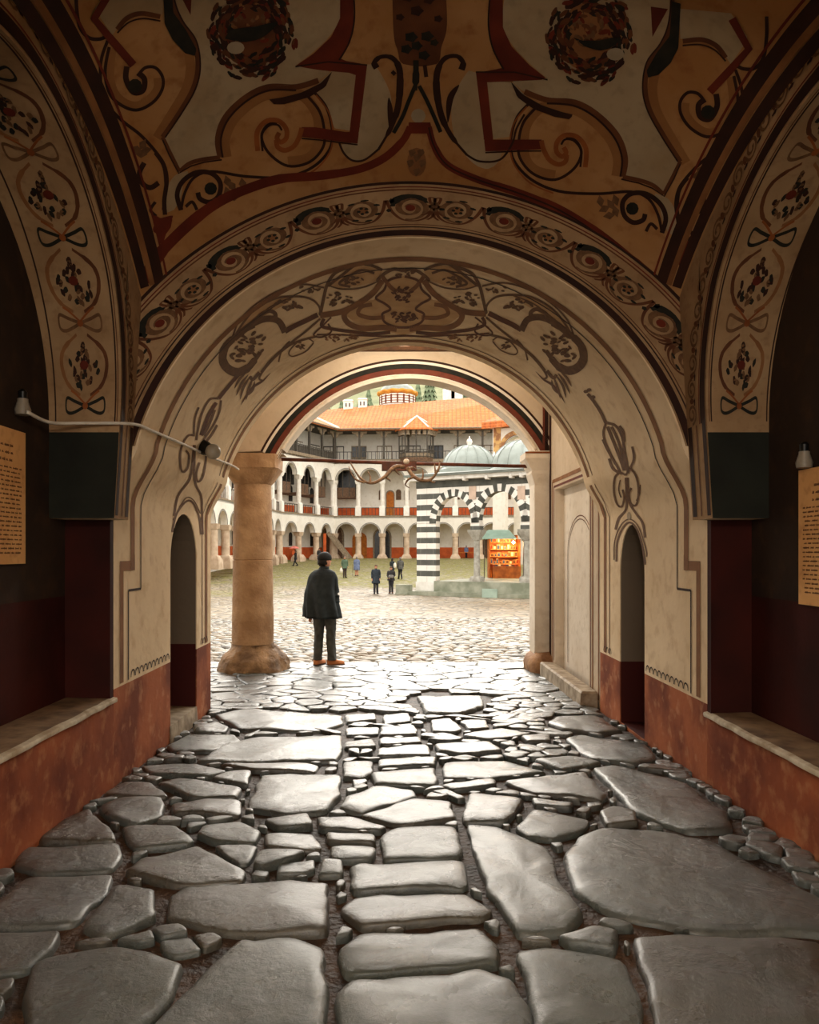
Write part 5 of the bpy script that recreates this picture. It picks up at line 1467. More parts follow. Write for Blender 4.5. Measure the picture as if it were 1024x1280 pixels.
# band of dark stone below the eaves and small carved brackets
mb=MB(); sbox(mb,sg,-.02,cs_[3]+pitch_*.5,-.04,.02,zt-.42,zt-.02,SBL); mb.build('eaves_band',ch)
for x in (584,612,642,655): 
    u=u_px(x); mb=MB(); sbox(mb,sg,u-.10,u+.10,-.4,0,zt-.12,zt+.12,SWH); mb.lathe([(.1,-.1),(.14,.05),(.06,.16)],SWH,sg.p(u,-.42,zt),8); mb.build('eaves_bracket',ch)
PINK=M('pinkish_stone_block',rgb(206,180,160),None,3,.8,.1)
for x in (591,652): u=u_px(x); mb=MB(); zz=z_px(x,616); sbox(mb,sg,u-.22,u+.22,-.06,0,zz-.38,zz+.38,PINK); mb.build('inset_block',ch)
def ribdome(cx,cyb,Z,r,h):
    p=B(cx,cyb,Z); e2=empty('lead_dome',(0,0,0)); e2.parent=ch
    mb=MB(); mb.lathe([(r*math.cos(PI/2*k/10),h*math.sin(PI/2*k/10)) for k in range(11)],LEAD,p,32); mb.lathe([(r*1.12,-.5),(r*1.12,-.1),(r,.02)],LEAD,p,32); mb.build('dome_shell',e2,smooth=True,auto=.7)
    for k in range(14):
        a=2*PI*k/14; mb=MB(); mb.tube([(p.x+r*1.01*math.cos(PI/2*q/8)*math.cos(a),p.y+r*1.01*math.cos(PI/2*q/8)*math.sin(a),p.z+h*1.01*math.sin(PI/2*q/8)) for q in range(8)],.035,TIMB if 0 else LEAD,5); mb.build('seam',e2)
    mb=MB(); mb.lathe([(.2,-.05),(.12,.1),(.2,.22),(.14,.38),(.05,.45),(.03,.6),(0,.62)],WCOL,(p.x,p.y,p.z+h),12); mb.build('finial',e2,smooth=True)
ribdome(587,586,49,1.75,1.5); ribdome(655,586,46.5,2.0,1.75); ribdome(618,588,53,1.2,.7)
# stone platform with steps
PLT=M('mossy_step_stone',rgb(156,156,138),rgb(118,122,102),1.6,.6,.5,8,dist=.03)
mb=MB(); up_=empty('porch_platform',(0,0,0),label='mossy stone platform with steps under the striped church porch',cat='platform')
sbox(mb,sg,up+.05,cs_[3]+3,-.35,9,-1.6,zfl,PLT); mb.build('upper_step',up_)
mb=MB(); sbox(mb,sg,-.15,cs_[3]+3,-.9,0,-1.7,zfl-.62,PLT); mb.build('lower_step',up_)
mb=MB(); sbox(mb,sg,-1.0,-.1,-.8,-.35,-1.7,zfl-.25,PLT); sbox(mb,sg,-1.0,.0,-.9,1.2,-1.7,zfl-.75,PLT); mb.build('corner_block',up_)
mb=MB(); u=u_px(621); sbox(mb,sg,u-.45,u+.45,-1.0,-.88,-1.6,zfl-.35,M('new_pale_stone',rgb(160,178,162),None,2,.6,.2)); mb.build('pale_slab',up_)
for o_,q in ((0,0),): pass
# church wall behind the porch: frescoed
mb=MB(); sbox(mb,sg,uc[1]+.95,uc[1]+12,6.6,7.1,zfl,zt,WW); mb.build('inner_wall',ch)
mb=MB(); sbox(mb,sg,uc[1]+.55,uc[1]+4,2.2,2.3,zfl+.2,zc-.2,FRES); mb.build('fresco_panel',ch)
# ------------------------------------------------------------- souvenir stall inside the porch
st=empty('icon_stall',(0,0,0),label='warmly lit icon stall with a pale turquoise awning inside the porch',cat='stall')
Zs=50
def at(x,y,Z=Zs): return B(x,y,Z)
OW=M('stall_timber',rgb(196,108,44),rgb(150,78,30),3,.6,.2)
a=at(612,724); b=at(650,724); z0=zfl-.05
mb=MB(); mb.box(((a.x+b.x)/2,Zs+.9,z0+1.45),(b.x-a.x,.08,2.9),OW); mb.box((a.x,Zs+.4,z0+1.3),(.06,1,2.6),OW); mb.box((b.x,Zs+.4,z0+1.3),(.06,1,2.6),OW); mb.build('back_board',st)
for k in range(4):
    mb=MB(); mb.box(((a.x+b.x)/2,Zs+.72,z0+.95+.48*k),(b.x-a.x-.08,.3,.03),OW); mb.build('shelf',st)
mb=MB(); mb.box(((a.x+b.x)/2+.1,Zs-.1,z0+.42),(b.x-a.x-.2,.7,.84),OW); mb.build('counter',st)
AW=M('turquoise_awning',rgb(168,206,192),rgb(150,190,176),2,.7,.1)
mb=MB(); w0=at(598,674); w1=at(644,674); t0=at(612,662); t1=at(638,662)
mb.add([(w0.x,Zs-.9,w0.z),(w1.x,Zs-.9,w1.z),(t1.x,Zs+.6,t1.z),(t0.x,Zs+.6,t0.z),(w0.x,Zs+1.2,w0.z),(w1.x,Zs+1.2,w1.z)],[(0,1,2,3),(4,0,3),(1,5,2),(3,2,5,4)],AW); mb.build('awning',st)
mb=MB(); p=at(616,722); mb.tube([(w0.x+.3,Zs-.85,z0),(w0.x+.3,Zs-.85,w0.z)],.03,TIMB,6); mb.build('awning_pole',st)
p=at(641,678); BULB=M('lit_bulb',(1,.75,.45,1),(1,.75,.45,1),4,.5,0,emit=9)
mb=MB(); mb.lathe([(.0,-.11),(.08,-.07),(.11,0),(.08,.07),(0,.11)],BULB,(p.x,Zs-.3,p.z),12); mb.build('light_bulb',st,smooth=True)
ld=bpy.data.lights.new('stall_lamp','POINT'); ld.energy=70; ld.color=(1,.6,.28); ld.shadow_soft_size=.12; lo=bpy.data.objects.new('stall_lamp',ld); COL.objects.link(lo); lo.location=(p.x-.3,Zs-.5,p.z-.1)
rg=random.Random(8); GOLD=M('gilded_icon',rgb(222,176,96),rgb(190,120,56),6,.5,0); PIC=[M('icon_red',rgb(150,50,34),None,5,.6,0),M('icon_blue',rgb(70,84,110),None,5,.6,0),M('icon_cream',rgb(236,214,170),None,5,.6,0),M('icon_brown',rgb(110,70,42),None,5,.6,0)]
nI=0
for r in range(4):
    x=a.x+.14
    while x<b.x-.14:
        w_=rg.uniform(.13,.24); h_=rg.uniform(.2,.36)
        e=empty('framed_icon',(x+w_/2,Zs+.66,z0+.965+.48*r),label='small gilt-framed icon on the shelves of the lit stall',cat='icon',group='framed icons on the stall shelves')
        mb=MB(); mb.box((0,0,h_/2),(w_,.03,h_),GOLD); mb.build('frame',e)
        mb=MB(); mb.box((0,-.018,h_/2),(w_*.7,.01,h_*.76),rg.choice(PIC)); mb.build('picture',e)
        x+=w_+.04
for k in range(9):
    x=a.x+.25+k*(b.x-a.x-.4)/9; e=empty('boxed_souvenir',(x,Zs-.15,z0+.84),label='small souvenir box set out on the counter of the lit stall',cat='souvenir',group='souvenirs on the stall counter')
    mb=MB(); mb.box((0,0,.05),(.16,.22,.10),PIC[k%4]); mb.build('box',e); mb=MB(); mb.box((0,0,.11),(.17,.23,.02),GOLD); mb.build('lid',e)
# ------------------------------------------------------------- timber stair leaning in the corner of the court
e=empty('timber_stair',sC.p(-.2,-1.2,ZG),label='weathered timber stair slanting up under the arcade at the inner corner',cat='stair'); o_=e.location
mb=MB()
def dirb(e,mb,p0,p1,w_,t_,mat):
    p0=Vector(p0);p1=Vector(p1); d=(p1-p0).normalized(); s_=d.cross(Vector((0,1,0))).normalized(); 
    q=[]
    for p in (p0,p1):
        for a_,b_ in ((-1,-1),(1,-1),(1,1),(-1,1)): q.append(tuple(p+Vector((0,1,0))*w_/2*a_+s_*t_/2*b_))
    mb.add(q,[(0,1,2,3),(7,6,5,4),(0,4,5,1),(1,5,6,2),(2,6,7,3),(3,7,4,0)],mat)
dirb(e,mb,(2.1,0,0),(-.4,0,3.1),.12,.45,TIML); mb.build('stringer',e)
mb=MB(); dirb(e,mb,(2.3,.9,0),(-.2,.9,3.1),.12,.45,TIML); mb.build('stringer',e)
for k in range(10):
    mb=MB(); t=(k+.5)/10; mb.box((2.15-2.5*t,.45,3.1*t),(.3,.9,.05),TIML); mb.build('tread',e)
mb=MB(); dirb(e,mb,(-.75,-.1,0),(-.75,-.1,3.0),.12,.35,DRED); mb.build('post',e)
# wooden benches and a table under the arcades
for i,(sg_,u,lab) in enumerate(((sB,2.2,'red timber bench under the leftmost open arch of the short wing'),(sB,6.0,'red timber bench under the second arch of the short wing'))):
    p=sg_.p(u,1.7,ZG); e=empty('wooden_bench',p,math.atan2(sg_.d.y,sg_.d.x),label=lab,cat='bench')
    mb=MB(); mb.box((0,0,.45),(2.2,.5,.06),DRED); mb.build('seat',e); mb=MB(); mb.box((0,.24,.75),(2.2,.05,.5),DRED); mb.build('backrest',e)
    for q in (-1,1): mb=MB(); mb.box((q,0,.21),(.08,.45,.42),DRED); mb.build('leg',e)
# ------------------------------------------------------------- wooded hillside behind
def hz(x,y): return max(.2,(y-108)*.42)+1.5*math.sin(x*.07)+1.2*math.sin(y*.11)
HG=M('hillside_scrub',rgb(160,160,122),rgb(132,138,104),.2,.95,.6,1.2,dist=.8)
mb=MB(); X=[-90+6*i for i in range(31)]; Y=[112+6*j for j in range(22)]
mb.add([(x,y,hz(x,y)) for y in Y for x in X],[(j*31+i,j*31+i+1,(j+1)*31+i+1,(j+1)*31+i) for j in range(21) for i in range(30)],HG)
mb.build('hillside',kind='structure',smooth=True)
FG=[M('conifer_green',rgb(128,138,106),rgb(98,112,84),1.2,.95,0),M('olive_foliage',rgb(166,166,118),rgb(136,140,98),1.2,.95,0)]; TK=M('tree_trunk',rgb(110,92,74),None,3,.9,.2)  # foliage colours lightened to carry the mist, which is not modelled
def tree(kind):
    e=empty('conifer_tree' if kind==0 else 'broadleaf_tree'); rg=random.Random(kind+3); mb=MB()
    mb.lathe([(.22,0),(.16,3),(.05,9)],TK,n=7); mb.build('trunk',e)
    mb=MB()
    if kind==0:
        for k in range(11):
            z=1.6+k*.85; r=2.5*(1-k/11.5); n=22
            ring=[(r*(1+.25*(j%2))*math.cos(2*PI*j/n+k),r*(1+.25*(j%2))*math.sin(2*PI*j/n+k),z-.5*(j%2)+rg.uniform(-.1,.1)) for j in range(n)]
            mb.add(ring+[(0,0,z+1.5)],[(j,(j+1)%n,n) for j in range(n)],FG[0])
    else:
        for k in range(420):
            a=rg.random()*2*PI; t=rg.uniform(-1,1); rr4=2.8*math.sqrt(max(0,1-t*t))*rg.uniform(.6,1); c=Vector((rr4*math.cos(a),rr4*math.sin(a),5.6+3.2*t)); d=Vector((rg.uniform(-1,1),rg.uniform(-1,1),rg.uniform(-1,1))).normalized()*.5; f=d.cross(Vector((.3,.5,.8))).normalized()*.45
            mb.add([c-d,c+f,c+d,c-f],[(0,1,2,3)],FG[1])
    mb.build('foliage',e); return e
T0=[tree(0),tree(1)]; rg=random.Random(2); used=[0,0]
lab=('dark conifer on the wooded hillside behind the orange roofs','olive leafy tree on the wooded hillside behind the orange roofs')
TP=[]
for k in range(900):
    y=rg.uniform(120,176); px_=rg.uniform(366,620); x=(px_-VX)*y/F; kd=rg.choice((0,0,1))
    if any((x-a)**2+(y-b_)**2<6.1**2 for a,b_ in TP): continue
    TP.append((x,y))
    e=T0[kd] if not used[kd] else copy_tree(T0[kd]); used[kd]=1
    e.location=(x,y,hz(x,y)-.3); s=rg.uniform(.85,1.08); e.scale=(s,s,s*rg.uniform(1.1,1.5)); e.rotation_euler=(0,0,rg.random()*6)
    tag(e,lab[kd],'tree','conifers on the hillside' if kd==0 else 'leafy trees on the hillside')
# ------------------------------------------------------------- people
SKIN=M('skin',rgb(206,150,118),rgb(190,130,100),12,.6,0)
def skin_mesh(chain_v,chain_e,root,sub=1,mat=SKIN,remesh=0,extra=None,name='body',parent=None,smooth=True):
    """grow one continuous surface round a skeleton"""
    me=bpy.data.meshes.new(name); me.from_pydata([v[0] for v in chain_v],chain_e,[])
    o=bpy.data.objects.new(name,me); COL.objects.link(o)
    m=o.modifiers.new('s','SKIN'); m.use_smooth_shade=True
    for i,v in enumerate(chain_v):
        r=v[1]; me.skin_vertices[0].data[i].radius=(r,r) if not hasattr(r,'__len__') else r
    for i in range(len(chain_v)): me.skin_vertices[0].data[i].use_root=(i==root)
    s=o.modifiers.new('u','SUBSURF'); s.levels=sub; s.render_levels=sub
    dg=bpy.context.evaluated_depsgraph_get(); dg.update()
    m2=bpy.data.meshes.new_from_object(o.evaluated_get(dg)); o.modifiers.clear(); o.data=m2
    if extra:
        bm=bmesh.new(); bm.from_mesh(m2)
        ve=[bm.verts.new(v) for v in extra.v]
        for f in extra.f:
            try: bm.faces.new([ve[i] for i in f])
            except ValueError: pass
        bm.to_mesh(m2); bm.free()
    if remesh:
        r=o.modifiers.new('r','REMESH'); r.mode='VOXEL'; r.voxel_size=remesh; r.use_smooth_shade=True
        sm_=o.modifiers.new('sm','SMOOTH'); sm_.iterations=2; sm_.factor=.5
        dg=bpy.context.evaluated_depsgraph_get(); dg.update()
        m3=bpy.data.meshes.new_from_object(o.evaluated_get(dg)); o.modifiers.clear(); o.data=m3; m2=m3
    m2.materials.clear(); m2.materials.append(mat)
    for p in m2.polygons: p.use_smooth=True; p.material_index=0
    if parent: o.parent=parent
    return o
def ell(mb,c,r,mat,n=14,m=10,sq_=1):
    rings=[]
    for i in range(m+1):
        t=-PI/2+PI*i/m
        rings.append([(c[0]+r[0]*math.cos(t)*math.cos(2*PI*j/n)+0*1e-4*i,c[1]+r[1]*math.cos(t)*math.sin(2*PI*j/n),c[2]+r[2]*math.sin(t)) for j in range(n)])
    rings[0]=[(c[0]+.001*math.cos(2*PI*j/n),c[1]+.001*math.sin(2*PI*j/n),c[2]-r[2]) for j in range(n)]
    rings[-1]=[(c[0]+.001*math.cos(2*PI*j/n),c[1]+.001*math.sin(2*PI*j/n),c[2]+r[2]) for j in range(n)]
    mb.loft(rings,mat)
def oval(cx,cy,rx,ry,z,n=28,fold=0,ph=0,k=7):
    return [(cx+(rx+fold*math.sin(k*a+ph))*math.cos(a),cy+(ry+fold*math.sin(k*a+ph))*math.sin(a),z) for a in [2*PI*j/n for j in range(n)]]
def person(label,loc,H,yaw,cl,pose,group=None,vox=.014):
    """figure facing local -y turned by yaw; all lengths in units of a 1.75 m adult, scaled to H"""
    k=H/1.75; e=empty('person',loc,yaw,label=label,cat='person',group=group)
    V=lambda x,y,z: Vector((x*k,y*k,z*k))
    st=pose.get('step',.0); sp=pose.get('spread',.10); sh=pose.get('sh',.19)
    hL=V(sp*.8,0,.92);
    foot={1:V(sp+pose.get('fx',0),-st*.30,.075),-1:V(-sp-pose.get('fx',0),st*.30,.075)}
    knee={s:V(s*sp*.95,(-st*.12 if s==1 else st*.06)-.015-abs(st)*.03,.50) for s in (1,-1)}
    arms=pose.get('arms',{1:((.25,.02,1.17),(.24,-.04,.93)),-1:((-.25,.02,1.17),(-.24,-.04,.93))})
    pv=[(V(0,0,.96),(.13*k,.10*k)),(V(0,.0,1.12),(.125*k,.09*k)),(V(0,.01,1.30),(.145*k,.10*k)),(V(0,.015,1.43),(.10*k,.075*k)),(V(0,.0,1.50),.052*k),(V(0,-.01,1.56),.055*k)]
    pe=[(0,1),(1,2),(2,3),(3,4),(4,5)]
    for s in (1,-1):
        b=len(pv)
        pv+=[(V(s*.09,0,.90),.092*k),(knee[s],.058*k),(foot[s]+V(0,.0,.02),.038*k),(foot[s]+V(s*.015,-.13,-.04),.03*k)]
        pe+=[(0,b),(b,b+1),(b+1,b+2),(b+2,b+3)]
        b=len(pv); el,ha=arms[s]; el=V(*el); ha=V(*ha); fd=(ha-el).normalized()
        pv+=[(V(s*sh,.015,1.42),.058*k),(el,.042*k),(ha,.027*k),(ha+fd*.05*k,(.034*k,.018*k))]
        pe+=[(3,b),(b,b+1),(b+1,b+2),(b+2,b+3)]
        # five fingers
        side=fd.cross(Vector((0,0,1)) if abs(fd.z)<.9 else Vector((0,1,0))).normalized()
        curl=fd.cross(side).normalized()*(-1 if fd.cross(side).y>0 else 1)
        base=ha+fd*.085*k
        for q,(off,ln) in enumerate(((-.027,.062),(-.009,.075),(.009,.07),(.026,.055))):
            c=len(pv); pv+=[(base+side*off*k,.0095*k),(base+side*off*1.1*k+fd*ln*.55*k+curl*.012*k,.0085*k),(base+side*off*1.1*k+fd*ln*.9*k+curl*.035*k,.007*k)]
            pe+=[(b+3,c),(c,c+1),(c+1,c+2)]
        c=len(pv); th=ha+fd*.03*k; pv+=[(th+side*-.036*k+curl*.01*k,.0105*k),(th+side*-.05*k+fd*.04*k+curl*.02*k,.0085*k)]; pe+=[(b+3,c),(c,c+1)]
    # head with face, turned by 'look'
    hm=MB(); ht=pose.get('look',0)
    ell(hm,(0,0,1.635),(.078,.098,.118),SKIN,18,12); ell(hm,(0,-.035,1.585),(.055,.06,.06),SKIN)
    ell(hm,(0,-.098,1.62),(.014,.024,.026),SKIN,10,6); ell(hm,(0,-.09,1.575),(.026,.014,.010),SKIN,10,6); ell(hm,(0,-.083,1.66),(.05,.016,.012),SKIN,10,6)
    for s in (1,-1): ell(hm,(s*.08,.005,1.62),(.012,.02,.032),SKIN,8,6)
    c_,s_=math.cos(ht),math.sin(ht)
    rot=lambda p:(p[0]*c_-p[1]*s_,p[0]*s_+p[1]*c_-.01+pose.get('hf',0),p[2])
    hm.v=[tuple(Vector(rot(v))*k) for v in hm.v]
    skin_mesh(pv,pe,0,1,SKIN,vox,hm,'body',e)
    # eyes
    mb=MB()
    for s in (1,-1): ell(mb,(s*.030,-.088,1.637),(.011,.008,.007),BKP,8,5)
    mb.v=[tuple(Vector(rot(v))*k) for v in mb.v]; mb.build('eyes',e,smooth=True)
    def hp(mb): mb.v=[tuple(Vector(rot(v))*k) for v in mb.v]
    hair=cl.get('hair')
    if hair:
        mb=MB(); L=cl.get('hairlen',0)
        rings=[]
        for i in range(9):
            t=i/8*PI*.56; z=1.645+.128*math.cos(t); r=math.sin(t)
            rings.append([(.088*r*math.cos(a),(.108*r*math.sin(a)+.014*(1 if math.sin(a)>0 else .2)),z+(0.05*(i/8)**2 if math.sin(a)<-.2 else -.05*(i/8)**2)) for a in [2*PI*j/20 for j in range(20)]])
        mb.loft(rings,hair)
        if cl.get('cap'): mb.loft([[(x,y,z) for x,y,z in oval(0,.045,.080-.006*q,.062-.004*q,1.65-.035*q,16)] for q in range(4)],hair)
        if L: mb.loft([[(x,y,z) for x,y,z in oval(0,.055,.085-.02*q,.055,1.62-L*q/3,16)] for q in range(4)],hair)
        hp(mb); mb.build('hair',e,smooth=True)
    if cl.get('cap'):
        mb=MB(); rings=[]
        for i in range(9):
            t=i/8*PI*.5; z=1.665+.102*math.cos(t); r=math.sin(t)**.8
            rings.append(oval(0,.006,.097*r,.120*r,z,24))
        rings.append(oval(0,.008,.094,.116,1.652,24)); rings.append(oval(0,.010,.084,.106,1.640,24)); mb.loft(rings,cl['cap'])
        hp(mb); mb.build('cap',e,smooth=True)
    # trousers or skirt
    tr=cl['legs']
    mb=MB()
    for s in (1,-1):
        f=foot[s]/k; kn=knee[s]/k; hx=s*.085
        P=[(Vector((hx,0,.97)),.105,.12),(Vector((hx,0,.86)),.105,.118),(Vector((hx,0,.74)).lerp(kn,.35),.092,.10),(kn+Vector((0,0,.05)),.075,.082),(kn-Vector((0,0,.06)),.072,.078),(kn.lerp(f,.55),.070,.078),(f+Vector((0,.0,.06)),.066,.078),(f+Vector((0,-.01,.015)),.072,.088)]
        rings=[]
        for a,b in zip(P,P[1:]):
            for q in range(5):
                t=q/5; c=a[0].lerp(b[0],t); fo=.004+.004*math.sin(c.z*60+s)
                rings.append(oval(c.x,c.y,a[1]+(b[1]-a[1])*t,a[2]+(b[2]-a[2])*t,c.z,22,fo,c.z*18,5))
        c,a_,b_=P[-1]; rings.append(oval(c.x,c.y,a_,b_,c.z,22,.004,1,5)); mb.loft(rings,tr)
    mb.loft([oval(0,0,.16,.115,.84,24),oval(0,0,.178,.128,.92,24),oval(0,0,.17,.12,1.04,24)],tr)
    mb.v=[tuple(Vector(v)*k) for v in mb.v]; mb.build('trousers',e,smooth=True)
    # shoes
    for s in (1,-1):
        f=foot[s]/k; mb=MB(); sc_=MATS.get('dark_sole') or M('dark_sole',rgb(40,28,22),None,5,.7,0)
        R=[]
        for t,w,h in ((.075,.030,.05),(.065,.042,.085),(.02,.046,.10),(-.04,.046,.075),(-.10,.052,.055),(-.16,.046,.045),(-.195,.025,.03)):
            R.append([(f.x+s*.012*(-t*4)+w*math.cos(a),f.y+t,f.z-.045+max(-.012,(h if math.sin(a)>0 else .02)*math.sin(a))) for a in [2*PI*j/16 for j in range(16)]])
        mb.loft(R,cl['shoes']); 
        R=[]
        for t,w in ((.082,.034),(.02,.05),(-.04,.05),(-.10,.057),(-.17,.048),(-.205,.022)):
            cx=f.x+s*.012*(-t*4); R.append([(cx-w,f.y+t,f.z-.075),(cx+w,f.y+t,f.z-.075),(cx+w,f.y+t,f.z-.052),(cx-w,f.y+t,f.z-.052)])
        m2=MB(); m2.loft(R,sc_)
        th_=pose.get('toe',{}).get(s,s*.18); ct_,st_=math.cos(th_),math.sin(th_)
        for q in (mb,m2): q.v=[(f.x+(v[0]-f.x)*ct_-(v[1]-f.y)*st_,f.y+(v[0]-f.x)*st_+(v[1]-f.y)*ct_,v[2]) for v in q.v]
        mb.v=[tuple(Vector(v)*k) for v in mb.v]; o=mb.build('shoe',e,smooth=True,auto=.9); m2.v=[tuple(Vector(v)*k) for v in m2.v]; m2.build('sole',o)
    # coat
    ct=cl['coat']; hem=cl.get('hem',.82); fl_=cl.get('flare',.03); wd=cl.get('wide',0)
    mb=MB()
    prof=[(1.515,.062,.068),(1.50,.075,.08),(1.475,.125,.095),(1.445,.185+wd*.4,.118),(1.40,.218+wd*.6,.135),(1.30,.215+wd*.7,.145),(1.18,.20+wd*.9,.145),(1.06,.19+wd,.14),(.95,.20+wd+fl_*.5,.145+fl_*.4),(.85,.215+wd+fl_,.155+fl_*.6),(hem,.22+wd+fl_*1.1,.16+fl_*.7)]
    prof=[p for p in prof if p[0]>=hem]
    CX=cl.get('cx',lambda z:0)
    if cl.get('prof'): prof=cl['prof']
    rings=[]
    for a,b in zip(prof,prof[1:]):
        for q in range(4):
            t=q/4; z=a[0]+(b[0]-a[0])*t; fo=max(0,(1.42-z))*.02*cl.get('fold',1)
            rings.append(oval(CX(z),.01,a[1]+(b[1]-a[1])*t,a[2]+(b[2]-a[2])*t,z,56,fo,.8+z*2.5,cl.get('nf',6)))
    rings.append(oval(CX(prof[-1][0]),.01,prof[-1][1],prof[-1][2],prof[-1][0],56,max(0,(1.42-prof[-1][0]))*.02*cl.get('fold',1),.8+prof[-1][0]*2.5,cl.get('nf',6))); 
    r=rings[-1]; rings.append([(x*.93,(y-.01)*.93+.01,z+.01) for x,y,z in r]); mb.loft(rings,ct)
    # sleeves
    for s in (() if cl.get('cape') else (1,-1)):
        el,ha=arms[s]; el=Vector(el); ha=Vector(ha); shp=Vector((s*(sh+.005),.012,1.425)); sw=cl.get('sleeve',1)
        pts=[shp+Vector((-s*.05,0,.0)),shp,shp.lerp(el,.5)+Vector((s*.012,0,0)),el,el.lerp(ha,.5),ha-(ha-el).normalized()*.01]
        pts=smoothpts([tuple(p) for p in pts],4); nn=len(pts)
        mb.tube(pts,[(.062-.014*(i/(nn-1))+.004*math.sin(i*1.7))*sw for i in range(nn)],ct,16)
    for P_,r0,r1 in cl.get('xs',()):
        q=smoothpts(P_,5); mb.tube(q,[r0+(r1-r0)*i/(len(q)-1)+.004*math.sin(i*1.3) for i in range(len(q))],ct,18)
    # collar
    mb.loft([oval(0,.012,.075,.082,1.475,20),oval(0,.014,.072,.08,1.53,20),oval(0,.016,.066,.074,1.545,20),oval(0,.014,.060,.066,1.50,20)],cl.get('collar',ct))
    mb.v=[tuple(Vector(v)*k) for v in mb.v]; mb.build('coat',e,smooth=True)
    return e,k
CLO={n:M(n,a,b,9,.75,.3,40) for n,a,b in (('black_coat',rgb(46,54,57),rgb(30,36,38)),('charcoal_trousers',rgb(84,84,78),rgb(60,60,56)),('tan_shoe',rgb(206,132,80),rgb(176,104,56)),
  ('navy_coat',rgb(50,58,66),rgb(36,42,50)),('dark_trousers',rgb(46,46,50),rgb(34,34,38)),('black_shoe',rgb(28,26,26),rgb(20,20,20)),('green_coat',rgb(92,112,90),rgb(74,92,74)),('blue_coat',rgb(116,128,158),rgb(96,108,138)),
  ('grey_suit',rgb(98,96,90),rgb(80,78,74)),('brown_trousers',rgb(70,56,48),rgb(56,44,38)),('dark_jacket',rgb(50,48,48),rgb(36,34,34)),('brown_boot',rgb(110,66,40),rgb(90,52,30)))}
HAIRS={'dark':M('dark_hair',rgb(34,26,22),None,30,.6,.2),'grey':M('grey_hair',rgb(120,110,100),None,30,.6,.2),'brown':M('brown_hair',rgb(96,64,42),None,30,.6,.2)}
CAPM=M('dark_cap',rgb(38,40,40),rgb(28,28,28),12,.8,.3,50)
# facing: local -y is forward; yaw pi turns the figure away from the camera
def P_at(x,y,Z): p=B(x,y,Z); return Vector((p.x,Z,0))
loc=P_at(406,833,11.5); loc.z=fl(11.5)+.012
man,k=person('man seen from behind in a wide black coat, dark cap and tan shoes',loc,1.70,PI-.12,
 dict(cap=CAPM,coat=CLO['black_coat'],legs=CLO['charcoal_trousers'],shoes=CLO['tan_shoe'],hem=.75,cape=True,nf=7,fold=2.2,hair=HAIRS['dark'],xs=(([(.10,.02,1.43),(.175,.02,1.385),(.235,.03,1.15),(.262,.03,.92),(.268,.03,.765)],.062,.082),([(-.08,.02,1.42),(-.13,.0,1.38),(-.155,-.02,1.18),(-.165,-.02,.98)],.062,.07)),cx=lambda z:.01+.04*max(0,min(1,(1.47-z)/.25))-.03*max(0,min(1,(1.0-z)/.25)),
  prof=[(1.545,.055,.065),(1.53,.070,.078),(1.505,.085,.09),(1.485,.13,.10),(1.455,.178,.118),(1.41,.207,.135),(1.32,.222,.145),(1.20,.236,.155),(1.05,.252,.165),(.91,.264,.175),(.74,.276,.185)]),
 dict(spread=.10,fx=.012,sh=.15,toe={1:-.45,-1:-1.15},look=-.85,arms={1:((.235,.02,1.13),(.235,-.01,.80)),-1:((-.11,-.07,1.16),(-.05,-.13,.98))}),vox=.011)
def dist(label,x,yf,p,H,yaw,cl,pose,Z=None):
    Z=F/p; l=P_at(x,yf,Z); l.z=gz(Z)-.045; 
    return person(label,l,H,yaw,cl,pose,vox=.02)
HA=lambda fx=0:{1:((.24,-.02,1.18),(.16,-.16,1.10)),-1:((-.24,-.02,1.18),(-.16,-.16,1.02))}
dist('person in a dark knee-length coat facing the gate, left of the facing pair',470,745,20.6,1.75,.1,dict(hair=HAIRS['brown'],coat=CLO['navy_coat'],legs=CLO['dark_trousers'],shoes=CLO['black_shoe'],hem=.62,flare=.02),dict(spread=.085))
e,k=dist('person in a dark puffy jacket clasping a bag, right of the facing pair',489,747,20.4,1.62,-.05,dict(hair=HAIRS['brown'],hairlen=.06,coat=CLO['dark_jacket'],legs=CLO['dark_trousers'],shoes=CLO['brown_boot'],hem=.84,wide=.02),dict(spread=.08,arms=HA()))
bag=MB(); bag.loft([oval(0,0,.14,.05,0,16),oval(0,0,.17,.07,.08,16),oval(0,0,.15,.06,.18,16),oval(0,0,.10,.04,.21,16)],M('grey_bag',rgb(140,136,128),rgb(100,96,90),20,.6,.3)); o=bag.build('shoulder_bag',smooth=True,label='grey bag held against the dark puffy jacket',cat='bag'); o.location=e.location+Vector((0,-.21,.92))
dist('man in a grey suit walking away behind the pair',500.5,727,15.7,1.72,PI+.25,dict(hair=HAIRS['grey'],coat=CLO['grey_suit'],legs=CLO['dark_trousers'],shoes=CLO['black_shoe'],hem=.80),dict(step=.7,spread=.07))
e,k=dist('dark-haired person in black with a white bundle, behind the bag holder',490.5,727,15.8,1.66,PI-.7,dict(hair=HAIRS['dark'],hairlen=.16,coat=CLO['black_coat'],legs=CLO['dark_trousers'],shoes=CLO['black_shoe'],hem=.84),dict(step=.2,spread=.07,arms=HA()))
mb=MB(); mb.loft([oval(0,0,.06,.05,0,14),oval(0,0,.12,.08,.14,14,.008),oval(0,0,.10,.07,.36,14,.006),oval(0,0,.04,.03,.44,14)],WCOL); o=mb.build('white_bundle',smooth=True,label='white bundle carried by the dark-haired person in black',cat='bundle'); o.location=e.location+Vector((.20,-.14,.88))
e,k=dist('person in a green coat holding a white plastic bag in the court',431,719,15.4,1.72,.3,dict(hair=HAIRS['grey'],coat=CLO['green_coat'],legs=CLO['brown_trousers'],shoes=CLO['black_shoe'],hem=.78,wide=.02),dict(spread=.085))
